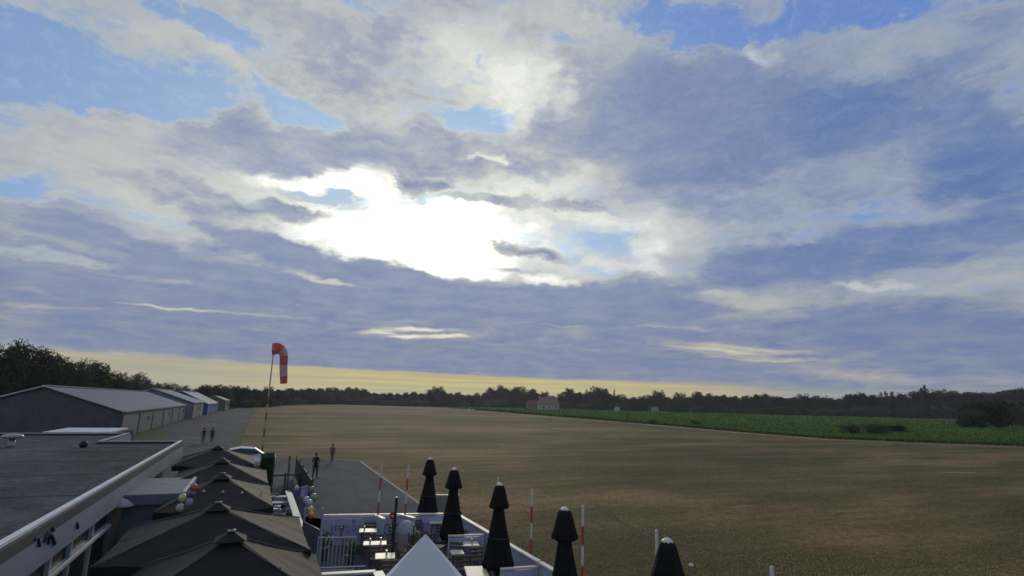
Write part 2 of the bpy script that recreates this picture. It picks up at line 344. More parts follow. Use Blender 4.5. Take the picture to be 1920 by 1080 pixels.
left_edge = P(430, 840)[0], P(480, 760)
dry = [(-1.9, -30), (340, -60), P(2350, 850), P(1920, 835), P(1740, 829), P(1560, 822), P(1400, 810), P(1250, 797), P(1050, 781), P(900, 769), P(830, 765), P(760, 760), (250, 800), (60, 640), (1.2, 470), (-1., 250), (-2.1, 68)]
struct(sheet('dry_field', dry, -.04, GD), label='dry brown airfield grass')
GC = ground_mat('crop_soil', [(.35, (.04, .085, .022)), (.5, (.07, .14, .035)), (.65, (.11, .19, .055))], .03, .25, (.6, 1.5, 1), fine=2.5, bump=1.)
crop = [P(2350, 850), P(1920, 835), P(1740, 829), P(1560, 822), P(1400, 810), P(1250, 797), P(1050, 781), P(900, 769), P(830, 765), P(905, 762.5), P(1100, 768), P(1300, 773), P(1550, 779), P(1800, 784), P(1990, 789), P(2350, 798)][::-1]
crop = [(p[0], p[1]) for p in crop]
struct(sheet('crop_field', crop, -.03, GC), label='green crop field beyond the airfield')
GA = ground_mat('asphalt_grey', [(.36, (.048, .05, .054)), (.48, (.075, .078, .082)), (.56, (.095, .096, .1)), (.68, (.125, .123, .12))], .09, .8, (1, .35, 1), fine=16, bump=.3)
def slabs(m, sx_, sy_, dk=.6):
    t = m.node_tree; b = t.nodes['Principled BSDF']; src = b.inputs['Base Color'].links[0].from_socket
    tc = t.nodes.new('ShaderNodeTexCoord'); br = t.nodes.new('ShaderNodeTexBrick'); br.inputs['Scale'].default_value = 1; br.inputs['Brick Width'].default_value = sx_; br.inputs['Row Height'].default_value = sy_
    br.inputs['Mortar Size'].default_value = .035; br.inputs['Color1'].default_value = (1, 1, 1, 1); br.inputs['Color2'].default_value = (.86, .86, .86, 1); br.inputs['Mortar'].default_value = (dk, dk, dk, 1)
    t.links.new(tc.outputs['Object'], br.inputs['Vector']); mx = t.nodes.new('ShaderNodeMix'); mx.data_type = 'RGBA'; mx.blend_type = 'MULTIPLY'; mx.inputs[0].default_value = 1
    t.links.new(src, mx.inputs[6]); t.links.new(br.outputs['Color'], mx.inputs[7]); t.links.new(mx.outputs[2], b.inputs['Base Color'])
slabs(GA, 6., 4.)
strip = [(-16, 57.5), (-2.0, 57.5), (-2.1, 68), (-1., 250), (1.2, 470), (-16, 500)]
struct(sheet('taxi_road', strip, -.02, GA), label='grey paved taxi road along the hangars')
apron = [(-40, -12), (8.3, -12), (8.35, 29), (8.9, 54), (5.6, 57.5), (1.5, 57.6), (-2.0, 57.5), (-16, 57.5), (-40, 57.5)]
struct(sheet('apron', apron, -.01, GA), label='grey paved apron')
kerb = MB(); a0, a1 = Vector((8.38, 29, 0)), Vector((8.95, 54, 0))
kerb.box((8.45, 8, -.02), (.18, 42, .06)); mid = (a0+a1)/2; kerb.box((mid.x+.06, mid.y, -.02), (.2, 25, .06), -math.atan2(.57, 25)); kerb.box((7.2, 55.9, -.02), (.16, 4.9, .06), math.radians(46))
struct(kerb.build('kerb', mat('kerb_concrete', (.26, .25, .23), .9)))
struct(sheet('terrace_paving', [(-3.3, -8), (7.6, -8), (7.6, 23.4), (2.7, 23.9), (1.8, 30.5), (-3.3, 31)], .004, ground_mat('paving', [(.35, (.07, .07, .075)), (.65, (.12, .115, .11))], .3, 2., fine=10, bump=.3)), label='grey paving of the terrace')
gst = ground_mat('verge_green', [(.3, (.05, .065, .025)), (.7, (.09, .095, .045))], .08, .5)
struct(sheet('grass_verge', [(-14.9, 66), (-9, 66), (-10.5, 95), (-14.9, 120)], -.006, gst), label='green grass patch by the hangar wall')
struct(sheet('green_verge', [(-2.1, 68), (-1.2, 66), (-.2, 250), (8, 468), (-1., 469), (-1., 250)], -.005, gst), label='green verge along the taxi road')
# worn pale strip along the crop edge and old wheel tracks across the field
def ribbon(name, pix, w, z, m, label):
    pts = [Vector(P(*q)[:2]) for q in pix]; out = []
    rr = random.Random(5); L1 = []; L2 = []
    fine = []
    for a, b in zip(pts, pts[1:]):
        for k in range(8): fine.append(a.lerp(b, k/8))
    fine.append(pts[-1])
    for i, q in enumerate(fine):
        d = (fine[min(i+1, len(fine)-1)]-fine[max(0, i-1)]).normalized(); nn_ = Vector((-d.y, d.x)); L1.append(q+nn_*w*rr.uniform(.3, .6)); L2.append(q-nn_*w*rr.uniform(.3, .6))
    struct(sheet(name, [tuple(q) for q in L1+L2[::-1]], z, m), label=label)
WS = ground_mat('worn_grass', [(.38, (.16, .13, .075)), (.5, (.25, .195, .12)), (.62, (.32, .25, .165))], .05, .3)
ribbon('worn_strip', [(900, 770.5), (1050, 782.5), (1250, 798.8), (1400, 812), (1560, 824.5), (1740, 832), (1920, 838.5)], 3.2, -.034, WS, 'pale worn strip along the crop field edge')
TRK = ground_mat('track_earth', [(.4, (.07, .06, .032)), (.6, (.12, .09, .05))], .1, .6)
ribbon('wheel_track', [(868, 788), (950, 796), (1060, 808), (1140, 816)], 1.6, -.033, TRK, 'dark wheel track across the brown field')
ribbon('wheel_track', [(1120, 945), (1160, 975), (1230, 1010), (1300, 1022), (1480, 1060)], .35, -.033, TRK, 'dark wheel track near the striped poles')
# short grass tufts near the camera and the crop leaves: uncountable
def in_poly(x, y, poly):
    c = False; n = len(poly)
    for i in range(n):
        x1, y1 = poly[i][0], poly[i][1]; x2, y2 = poly[i-1][0], poly[i-1][1]
        if (y1 > y) != (y2 > y) and x < (x2-x1)*(y-y1)/(y2-y1)+x1: c = not c
    return c
rg = random.Random(3)
g = MB()
def blade(mb, x, y, z, w, h, mi=0):
    a = rg.uniform(0, math.pi); dx, dy = math.cos(a)*w, math.sin(a)*w; lx, ly = rg.uniform(-.5, .5)*h, rg.uniform(-.5, .5)*h
    mb.v += [(x-dx, y-dy, z), (x+dx, y+dy, z), (x+lx, y+ly, z+h)]; n = len(mb.v); mb.f.append((n-3, n-2, n-1)); mb.m.append(mi)
cnt = 0
while cnt < 42000:
    u = rg.uniform(560, 2000); v = 1160-(rg.random()**1.3)*300; p = P(u, v)
    if p[0] < 8.6 or p[1] < 2 or not in_poly(p[0], p[1], dry): continue
    blade(g, p[0], p[1], -.045, rg.uniform(.015, .04), rg.uniform(.02, .07), 0 if rg.random() < .6 else 1); cnt += 1
struct(g.build('grass_tufts', [mat('straw', (.48, .34, .18), .9, scale=.2, c2=(.34, .22, .11), trans=.3), mat('grass_blade', (.24, .21, .10), .9, scale=.2, trans=.3)]), 'stuff', 'short dry grass blades')
g = MB(); cnt = 0
while cnt < 24000:
    u = rg.uniform(840, 2050); v = rg.uniform(764, 842); p = P(u, v)
    if not in_poly(p[0], p[1], crop): continue
    d = math.hypot(p[0], p[1]); s = min(1.6, d/260)
    for q in range(2): blade(g, p[0]+rg.uniform(-1, 1), p[1]+rg.uniform(-1, 1), -.05, s*rg.uniform(.3, .6), s*rg.uniform(.5, 1.1), 0 if rg.random() < .55 else 1)
    cnt += 1
struct(g.build('crop_leaves', [mat('crop_leaf', (.13, .25, .055), .7, (.09, .17, .04), scale=.05, trans=.3), mat('crop_leaf_dark', (.06, .12, .035), .7, scale=.05, trans=.3)]), 'stuff', 'leafy green crop plants')
g = MB(); edge_px = [(900,769), (1050,781), (1250,797), (1400,810), (1560,822), (1740,829), (1920,835), (2100, 842)]
for i in range(9000):
    k = rg.randrange(len(edge_px)-1); f = rg.random(); a_, b_ = Vector(P(*edge_px[k])), Vector(P(*edge_px[k+1])); q = a_.lerp(b_, f); d = q.length; w = rg.gauss(0, .5)*max(1, d/130)
    n_ = Vector((-(b_-a_).y, (b_-a_).x, 0)).normalized(); q = q+n_*w; s = min(1.5, d/240)
    blade(g, q.x, q.y, -.05, s*rg.uniform(.25, .5), s*rg.uniform(.3, .95), rg.choice((0, 1, 1, 2)))
struct(g.build('weedy_margin', [mat('weed_brown', (.13, .09, .045), .9), mat('weed_green', (.06, .10, .03), .8, trans=.2), mat('weed_dark', (.035, .05, .02), .9)]), 'stuff', 'ragged weeds along the edge of the crop')
# ------------------------------------------------------------------ trees
LEAF = mat('leaf_dark', (.050, .068, .028), .8, (.028, .040, .017), scale=.25, rnd=.5, trans=.12)
LEAF2 = mat('leaf_green', (.06, .095, .034), .8, (.038, .062, .023), scale=.35, rnd=.3, trans=.12)
BARK = mat('bark', (.07, .055, .04), .9, scale=6)
def crown(kind, seed, nclump, leaf, per=9):
    r = random.Random(seed); mb = MB(); lobes = []
    if kind == 'round':
        for i in range(13):
            a = r.uniform(0, 6.28); q = r.uniform(.05, .34); zz = r.uniform(.28, .86); k = 1-abs(zz-.52)*1.3
            lobes.append((q*math.cos(a)*k, q*math.sin(a)*k, zz, r.uniform(.12, .22)))
        lobes.append((0, 0, .88, .12)); lobes.append((0, 0, .5, .3))
    elif kind == 'column':
        for i in range(11): lobes.append((r.uniform(-.03, .03), r.uniform(-.03, .03), .15+.078*i, .12-.075*(i/11)**2))
    else:
        for i in range(12):
            a = r.uniform(0, 6.28); q = r.uniform(.1, .5); lobes.append((q*math.cos(a), q*math.sin(a), r.uniform(.25, .72), r.uniform(.2, .3)))
    tot = sum(l[3]**2 for l in lobes)
    for (lx, ly, lz, lr) in lobes:
        for i in range(int(nclump*lr*lr/tot)):
            d = Vector((r.gauss(0, 1), r.gauss(0, 1), r.gauss(0, 1))).normalized()*lr*(r.uniform(.3, 1.03))
            c = Vector((lx, ly, lz))+d
            if c.z < .03: continue
            for k in range(per):
                o = c+Vector((r.gauss(0, 1), r.gauss(0, 1), r.gauss(0, 1)))*leaf*.8
                a = Vector((r.gauss(0, 1), r.gauss(0, 1), r.gauss(0, 1))).normalized(); b = a.orthogonal().normalized()
                a *= leaf*r.uniform(.4, .8); b *= leaf*r.uniform(.3, .6)
                mb.add([o-a, o+b, o+a, o-b], [(0, 1, 2, 3)])
    return mb
def trunk(seed, col=False):
    r = random.Random(seed); mb = MB(); mb.tube([(0, 0, -.02), (.01, 0, .2), (-.005, .01, .45), (0, 0, .8)], [.028, .022, .017, .004], 7)
    if not col:
        for i in range(6):
            a = r.uniform(0, 6.28); z = .2+.08*i; q = r.uniform(.16, .28); mb.tube([(0, 0, z), (q*.5*math.cos(a), q*.5*math.sin(a), z+.1), (q*math.cos(a), q*math.sin(a), z+.24)], [.012, .008, .003], 5)
    return mb
def make_tree(name, kind, seed, ncl, leaf, m, label, cat, group):
    t = thing(name, label, cat, (0, 0, -50), 0, group)
    crown(kind, seed, ncl, leaf).build('crown', m, t); trunk(seed, kind == 'column').build('trunk', BARK, t); return t
far_label = {}
# prototypes (unit height); the first use of each moves the prototype itself
PROT = {}; 
def put_tree(key, loc, rz, sc, label, name=None, group=None):
    kind, seed, ncl, leaf, m = PDEF[key]
    nm = name or {'round': 'deciduous_tree', 'column': 'columnar_tree', 'bush': 'bush'}[kind]
    if key not in PROT:
        t = make_tree(nm, kind, seed, ncl, leaf, m, label, 'bush' if kind == 'bush' else 'tree', group); PROT[key] = t
        t.location = loc; t.rotation_euler = (0, 0, rz); t.scale = sc
    else:
        t = dup(PROT[key], loc, rz, label, sc); t.name = nm
        if group: t['group'] = group
    return t
PDEF = {}
for i in range(4): PDEF['big%d' % i] = ('round', 10+i, 1500, .018, LEAF)
for i in range(5): PDEF['far%d' % i] = ('round', 30+i, 700, .034, LEAF)
for i in range(2): PDEF['farg%d' % i] = ('round', 40+i, 700, .034, LEAF2)
for i in range(3): PDEF['bush%d' % i] = ('bush', 50+i, 420, .05, LEAF if i else LEAF2)
PDEF['col0'] = ('column', 60, 420, .022, LEAF); PDEF['col1'] = ('column', 61, 420, .022, LEAF)
rt = random.Random(11)
ORD = ['first', 'second', 'third', 'fourth', 'fifth', 'sixth', 'seventh', 'eighth', 'ninth', 'tenth', 'eleventh', 'twelfth', 'thirteenth', 'fourteenth', 'fifteenth', 'sixteenth', 'seventeenth', 'eighteenth', 'nineteenth', 'twentieth']
def ordn(i): return ORD[i] if i < 20 else 'twenty-'+ORD[i-20] if i < 29 else 'thirtieth' if i == 29 else 'thirty-'+ORD[i-30] if i < 39 else 'fortieth' if i == 39 else 'forty-'+ORD[i-40]
# left wood behind the hangars
LT = [(-60, 650), (-25, 640), (12, 643), (45, 640), (82, 648), (102, 657), (124, 668), (150, 675), (183, 675), (203, 691), (232, 696), (256, 699), (277, 708), (296, 716), (312, 716), (331, 718), (350, 721), (368, 727)]
for i, (u, v) in enumerate(LT):
    X = -47+rt.uniform(-2, 2); p = PX(u, v, X); h = p[2]
    w = h*(1.0 if i < 8 else 1.15)
    put_tree('big%d' % (i % 4), (X, p[1], -.1), rt.uniform(0, 6), (w, w, h*1.0), 'tall dark tree behind the hangars, %s in the row from the left edge' % ordn(i), group='dark trees behind the hangars')
# under-storey of that wood
g = MB(); r = rt
for i in range(7000):
    Y = 60+(r.random()**1.6)*420; x = -52+r.uniform(-5, 5); z = r.uniform(0, 7.5 if Y < 160 else 5.)*r.random()**.3; s = .35+Y/400
    o = Vector((x, Y, z)); a = Vector((r.gauss(0, 1), r.gauss(0, 1), r.gauss(0, 1))).normalized(); b = a.orthogonal().normalized()*s*.7; a *= s
    g.add([o-a, o+b, o+a, o-b], [(0, 1, 2, 3)])
struct(g.build('undergrowth', LEAF), 'stuff', 'dark undergrowth below the trees behind the hangars')
# far tree line: (u, v_top) profile and base line of the photograph
TOP = [(385,722),(400,724),(420,727),(440,726),(455,728),(478,730),(500,729),(520,731),(545,729),(565,730),(580,729),(597,729),(612,728),(630,729),(650,728),(668,729),(684,731),(700,737),(716,738),(730,737),(745,739),(760,737),(775,735),(790,738),(805,733),(818,729),(832,734),(845,738),(858,737),(880,741),(893,739),(907,738),(921,731),(937,724),(951,732),(966,728),(984,735),(1000,731),(1020,738),(1036,743),(1052,740),(1070,731),(1088,737),(1106,736),(1123,729),(1137,731),(1158,742),(1172,744),(1188,745),(1204,745),(1220,743),(1237,737),(1255,746),(1275,740),(1292,745),(1313,737),(1328,740),(1345,743),(1360,742),(1378,744),(1398,744),(1418,741),(1435,741),(1452,744),(1465,745),(1477,748),(1492,746),(1510,744),(1528,745),(1545,747),(1560,748),(1576,748),(1592,744),(1606,741),(1622,739),(1638,743),(1695,741),(1712,750),(1727,736),(1745,738),(1760,736),(1775,739),(1788,738),(1803,743),(1818,738),(1834,738),(1850,742),(1866,742),(1880,737),(1897,735),(1915,733),(1934,735),(1955,738)]
def vbase(u):
    pts = [(380, 764), (430, 761), (500, 760), (560, 757), (650, 757), (760, 760.5), (900, 762.5), (1100, 768), (1300, 773), (1550, 779), (1800, 784), (2000, 789)]
    return float(np.interp(u, [p[0] for p in pts], [p[1] for p in pts]))
SEG = [(545, 'between the hangars and the drooping windsock'), (820, 'right of the windsock, above the brown field'), (1012, 'left of the pink-roofed house'), (1300, 'right of the pink-roofed house'), (1650, 'above the middle of the green crop field'), (3000, 'right of the twin columnar trees')]
cnts = {}
def seg(u, what):
    s = [b for a, b in SEG if u < a][0]; k = cnts.get((s, what), 0); cnts[(s, what)] = k+1
    return '%s %s, %s from left' % (what, s, ordn(k))
for i, (u, vt) in enumerate(TOP):
    D = min(760, max(280, 5.4*1010/(vbase(u)-hv(u)))); dr = ray(u, hv(u)); dr = dr/np.linalg.norm(dr); depth = D
    sc = math.hypot((u-960), 0)/F; fac = F/math.cos(math.atan(sc)); h = H+(hv(u)-vt)*D/fac; h *= 1.05
    key = 'farg%d' % (i % 2) if rt.random() < .14 else 'far%d' % rt.randrange(5)
    w = h*rt.uniform(1.0, 1.35)*1.0
    put_tree(key, (dr[0]*D, dr[1]*D, -.3), rt.uniform(0, 6), (w, w, h), seg(u, 'far tree'), group='far trees along the horizon')
    if i % 2 == 0:
        D2 = D*.965; hb = h*rt.uniform(.38, .55); wb = hb*2.2; u2 = u+8
        dr = ray(u2, hv(u2)); dr = dr/np.linalg.norm(dr)
        put_tree('bush%d' % rt.randrange(3), (dr[0]*D2, dr[1]*D2, -.3), rt.uniform(0, 6), (wb, wb, hb), seg(u2, 'low far bush'), group='low bushes under the far trees')
g = MB()
for i in range(16000):
    u = r.uniform(370, 2000); D = min(760, max(280, 5.4*1010/(vbase(u)-hv(u))))*r.uniform(1.0, 1.06); dr = ray(u, hv(u)); dr = dr/np.linalg.norm(dr)
    zt = (H+(hv(u)-np.interp(u, [p[0] for p in TOP], [p[1] for p in TOP]))*D/F)*.8
    o = Vector((dr[0]*D, dr[1]*D, r.uniform(-.3, max(2, zt)))); a = Vector((r.gauss(0, 1), r.gauss(0, 1), r.gauss(0, 1))).normalized(); s = D/260; b = a.orthogonal().normalized()*s*.8; a *= s
    g.add([o-a, o+b, o+a, o-b], [(0, 1, 2, 3)])
struct(g.build('far_wood', LEAF), 'stuff', 'dark mass of the far wood behind the trees')
for k, (u, vt, w, lab) in enumerate(((1655, 736, .9, 'columnar far tree, left of the twin pointed trees'), (1665, 736, .9, 'columnar far tree, middle of the three pointed trees'), (1676, 735, .9, 'columnar far tree, rightmost of the three pointed trees'), (1152, 731, .55, 'thin dark poplar standing alone right of the house'), (1733, 728, .8, 'dark columnar tree left of the tallest spire in the right-hand wood'), (1739, 724, .75, 'dark columnar tree forming the tallest spire in the right-hand wood'))):
    D = 640; dr = ray(u, hv(u)); dr = dr/np.linalg.norm(dr); h = (H+(hv(u)-vt)*D/(F/math.cos(math.atan((u-960)/F))))*1.04
    put_tree('col%d' % (k % 2), (dr[0]*D, dr[1]*D, -.3), k, (h*w, h*w, h), lab, group='columnar far trees')
# bushes in and by the crop field
for k, (u, vb, vt, w, lab) in enumerate(((1597, 815, 795, 1.7, 'dark bush in the crop field, leftmost of a clump'), (1640, 815, 796, 2., 'dark bush in the crop field, middle of a clump'), (1683, 812, 797, 1.8, 'low dark bush in the crop field, right end of a clump'), (1304, 797, 789, 2., 'small dark bush at the near edge of the crop field'), (1226, 794, 787, 2., 'small green bush near the left end of the crop field edge'),
        (1812, 805, 772, 1.6, 'big dark hedge bush right of the crop field, leftmost'), (1845, 805, 762, 1.6, 'big dark hedge bush right of the crop field, second from left'), (1878, 804, 764, 1.6, 'big dark hedge bush right of the crop field, third from left'), (1910, 802, 758, 1.6, 'big dark hedge bush at the right edge of the view'), (1945, 802, 756, 1.6, 'big dark hedge bush at the very edge, rightmost'))):
    p = P(u, vb); D = math.hypot(p[0], p[1]); h = (vb-vt)*D/F*(math.cos(math.atan((u-960)/F)))
    put_tree('bush0' if k < 5 else 'bush%d' % (1+k % 2), (p[0], p[1], -.1), k*1.3, (h*w, h*w, h*1.25), lab, group='bushes by the crop field')
# ------------------------------------------------------------------ far houses
def gable_house(name, label, u, vb, vt, wpx, roofc, wallc, D=560, ridge_across=True, chimney=True):
    dr = ray(u, hv(u)); dr = dr/np.linalg.norm(dr); s = D/F*math.cos(math.atan((u-960)/F)); w = wpx*s; h = (vb-vt)*s; t = thing(name, label, 'house' if h > 5 else 'shed', (dr[0]*D, dr[1]*D, -.1), -math.atan2(dr[0], dr[1])+.25)
    e = h*.42; d = w*.6
    wl = MB().box((0, 0, e/2), (w*.94, d*.94, e)); wl.build('wall', mat('wall_'+name, wallc, .9), t)
    rf = MB(); rf.add([(-w/2, -d/2, e-.1), (w/2, -d/2, e-.1), (w/2, d/2, e-.1), (-w/2, d/2, e-.1), (-w/2+d*.12, 0, h), (w/2-d*.12, 0, h)], [(0, 1, 5, 4), (1, 2, 5), (2, 3, 4, 5), (3, 0, 4), (3, 2, 1, 0)])
    ro = rf.build('roof', mat('roof_'+name, roofc, .8, scale=1), t)
    if chimney: MB().box((w*.2, 0, h), (.8, .8, 1.6)).build('chimney', mat('chimney_brick', (.2, .1, .07)), ro)
    for x in (-.3, 0, .3):
        f = MB().box((x*w, -d*.47-.03, e*.55), (w*.1, .08, e*.4)).build('window', mat('window_frame_white', (.6, .6, .6)), t); MB().box((x*w, -d*.47-.09, e*.55), (w*.08, .04, e*.33)).build('pane', mat('dark_glass', (.02, .025, .03), .15, spec=.6), f)
gable_house('farm_house', 'far house with a pink tiled roof and pale walls', 1028, 767, 743, 38, (.22, .14, .12), (.36, .34, .32))
gable_house('brick_house', 'far house with a dark red roof, left of the pink-roofed house', 998, 765, 748, 22, (.2, .07, .05), (.25, .17, .13), D=580)
gable_house('white_shed', 'small white far shed right of the thin poplar', 1157, 766, 756, 9, (.3, .32, .33), (.4, .4, .4), D=540, chimney=False)
gable_house('garden_shed', 'small beige far building right of the white shed', 1228, 768, 757, 13, (.2, .2, .19), (.26, .25, .22), D=560, chimney=False)
# ------------------------------------------------------------------ hangars
def hangar(label, X0, XR, XL, Y0, Y1, ze, zr, wallc, roofc, gablec, nd, seed, doorc=None):
    t = thing('hangar', label, 'hangar', (X0, Y0, 0), 0, 'hangars along the taxi road'); L_ = Y1-Y0; rx = XR-X0; lx = XL-X0
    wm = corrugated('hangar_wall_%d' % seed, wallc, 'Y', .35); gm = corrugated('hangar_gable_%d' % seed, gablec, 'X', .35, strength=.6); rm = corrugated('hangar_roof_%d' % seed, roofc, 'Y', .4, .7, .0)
    w = MB(); w.box((-.1, L_/2, ze/2), (.2, L_-.4, ze)); w.box((lx+.1, L_/2, ze/2), (.2, L_-.4, ze)); w.build('side_wall', wm, t)
    for yy in (.1, L_-.1):
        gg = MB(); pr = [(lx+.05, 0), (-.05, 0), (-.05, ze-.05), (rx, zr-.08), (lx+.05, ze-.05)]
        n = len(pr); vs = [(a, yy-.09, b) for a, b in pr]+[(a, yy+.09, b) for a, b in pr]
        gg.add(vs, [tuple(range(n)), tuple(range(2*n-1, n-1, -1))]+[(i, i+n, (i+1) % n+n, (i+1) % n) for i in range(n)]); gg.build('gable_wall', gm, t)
    rf = MB(); th = .14
    for a, b in ((.25, rx), (lx-.25, rx)):
        za = ze-.02; rf.add([(a, -.3, za), (b, -.3, zr), (b, L_+.3, zr), (a, L_+.3, za), (a, -.3, za+th), (b, -.3, zr+th), (b, L_+.3, zr+th), (a, L_+.3, za+th)], [(0, 1, 2, 3), (4, 7, 6, 5), (0, 4, 5, 1), (2, 6, 7, 3), (3, 7, 4, 0)])
    ro = rf.build('roof', rm, t)
    tr = MB(); tr.tube([(.3, -.33, ze+.06), (rx, -.33, zr+.1), (lx-.3, -.33, ze+.06)], .11, 6); tr.build('verge_trim', mat('trim_white', (.40, .42, .45), .5), ro)
    MB().box((rx, L_/2, zr+.2), (.5, L_+.5, .08)).build('ridge_cap', mat('trim_white', (.40, .42, .45)), ro)
    MB().box((.34, L_/2, ze+.02), (.14, L_, .13)).build('gutter', mat('gutter_grey', (.16, .15, .17)), ro)
    dm = corrugated('hangar_door_%d' % seed, doorc or wallc, 'Y', .6)
    for k in range(nd):
        y = L_*(k+.5)/nd; dl = L_/nd*.97; d = MB().box((.05, y, ze*.46), (.08, dl, ze*.86)).build('sliding_door', dm, t)
        MB().box((.12, y-dl/2+.25, ze*.45), (.06, 1.0 if k == 1 else .12, ze*.84)).build('door_gap', mat('gap_dark', (.03, .03, .035)), d)
        if k % 2: MB().box((.13, y+dl*.2, ze*.62), (.05, 1.6, .5)).build('pane', mat('dark_glass', (.02, .025, .03)), d)
    return t
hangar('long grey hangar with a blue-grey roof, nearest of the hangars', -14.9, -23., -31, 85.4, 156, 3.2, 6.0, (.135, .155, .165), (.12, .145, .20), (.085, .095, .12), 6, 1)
hangar('pale grey hangar between the long grey hangar and the blue one', -13.6, -22.2, -31, 159, 189, 3.7, 6.8, (.22, .22, .24), (.2, .22, .26), (.22, .24, .3), 3, 2)
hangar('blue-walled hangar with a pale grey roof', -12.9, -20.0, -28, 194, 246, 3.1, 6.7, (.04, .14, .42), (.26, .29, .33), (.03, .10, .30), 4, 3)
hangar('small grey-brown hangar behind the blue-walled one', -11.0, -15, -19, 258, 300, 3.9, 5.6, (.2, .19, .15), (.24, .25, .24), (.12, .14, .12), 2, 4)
# ------------------------------------------------------------------ clubhouse with a flat roof
WH = mat('painted_metal', (.22, .25, .30), .6, (.17, .20, .23), scale=.6)
CREAM = mat('cream_panel', (.42, .43, .40), .6, (.35, .37, .35), scale=.8)
GLASS = mat('window_glass', (.012, .015, .018), .35, spec=.2)
XE = -3.22
cl = thing('clubhouse', 'flat-roofed clubhouse with dark roofing felt and a pale fascia', 'building', (XE, 0, 0))
RF = ground_mat('roof_felt', [(.36, (.030, .028, .032)), (.46, (.046, .050, .060)), (.55, (.066, .074, .090)), (.66, (.10, .11, .13))], .16, 1.1, (1, .6, 1), fine=5, bump=.9, famp=.6)
roof = MB().box((-14, 12.6, 2.88), (27.7, 42.4, .2)); roof.box((-15.6, 37.4, 2.88), (24.3, 7.2, .2)); rfo = roof.build('roof', RF, cl)
for k in range(9): MB().box((-14, -4+k*4.2, 2.983), (27.4, .09, .008)).build('felt_seam', mat('seam_felt', (.03, .03, .035), .9), rfo)
cop = MB(); cop.box((-.02, 11.5, 3.1), (.12, 45, .05)); cop.build('coping', mat('coping_white', (.68, .70, .70), .4), rfo)
MB().box((-1.75, 33.93, 3.08), (3.5, .14, .06)).box((-3.42, 37.4, 3.1), (.14, 7.0, .05)).box((-15.5, 40.95, 3.08), (24, .14, .06)).build('rear_coping', mat('coping_grey', (.36, .38, .40), .5), rfo)
MB().box((-1.75, 33.85, 3.0), (3.5, .1, .14)).box((-15.5, 40.85, 3.0), (24, .1, .14)).build('upstand', mat('upstand_dark', (.04, .043, .05)), rfo)
MB().box((.05, 11.5, 2.97), (.10, 45.0, .2)).build('upper_fascia', mat('slate_band', (.04, .047, .056), .7, (.055, .06, .062), scale=.25, lo=.3, hi=.5), cl)
MB().box((.03, 11.5, 2.62), (.14, 45.0, .5)).build('fascia', WH, cl)
MB().box((-1.7, 34.03, 2.65), (3.4, .1, .72)).box((-3.34, 37.5, 2.65), (.1, 7., .72)).build('rear_fascia', WH, cl)
MB().box((-.75, 26.75, 1.2), (.3, 14.1, 2.4)).box((-27, 14, 1.3), (.3, 50, 2.6)).box((-14, -8, 1.3), (26, .3, 2.6)).box((-2., 33.7, 1.3), (2.6, .3, 2.4)).box((-14, 40.4, 1.3), (22, .3, 2.6)).build('wall', mat('render_wall', (.018, .027, .04), .9, spec=.1), cl)
MB().box((-.8, 5, .2), (.25, 34, .4)).build('plinth', mat('plinth_dark', (.05, .05, .055)), cl)
MB().box((-1.4, 5, 1.4), (.06, 34, 2.4)).build('interior_backing', mat('interior_dark', (.015, .014, .014)), cl)  # near-black sheet behind the panes, stands in for the dark interior
FR = mat('frame_grey', (.42, .46, .50), .5)
# glazed front: panes between mullions
ys = [8.6, 10.2, 11.4, 12.6, 14.2, 15.6, 17.4, 19.3]
for a, b in zip(ys, ys[1:]):
    w = MB(); w.box((-.10, a+.05, 1.2), (.12, .1, 2.36)); w.box((-.10, (a+b)/2, 1.86), (.13, b-a-.1, .12)); w.box((-.10, (a+b)/2, .45), (.12, b-a-.1, .1)); f = w.build('window', FR, cl)
    MB().box((-.13, (a+b)/2+.05, 1.15), (.02, b-a-.1, 2.3)).build('pane', GLASS, f)
MB().box((-.14, 19.45, 1.2), (.2, .28, 2.38)).build('corner_post', mat('post_green_grey', (.12, .15, .14)), cl)
lg = MB().tube([(.0, 9., 1.93), (.0, 13.6, 1.93)], .05, 8); lg.build('awning_rail', mat('rail_pale', (.55, .57, .45), .4), cl)
MB().tube([(.0, 14.0, 1.9), (.0, 19., 1.9)], .06, 8).build('awning_rail', mat('rail_grey', (.30, .33, .38), .4), cl)
# dark emblem marks on the fascia
def fpt(u, v): p = PX(u, v, XE+.11); return (p[0]-XE, p[1], p[2])
for ei, (pts, rr) in enumerate( (([(82, 1018), (84, 1009), (89, 1000), (95, 1002), (99, 1010), (102, 1020)], .035), ([(89, 1000), (91, 1008), (90, 1020)], .03), ([(72, 1012), (74, 1024)], .025), ([(66, 1011), (76, 1003)], .02), ([(98, 990), (101, 995)], .025), ([(144, 981), (146, 990)], .03))):
    MB().tube([fpt(*q) for q in pts], rr, 6).build('emblem_stroke', mat('emblem_navy', (.02, .025, .05)), cl)
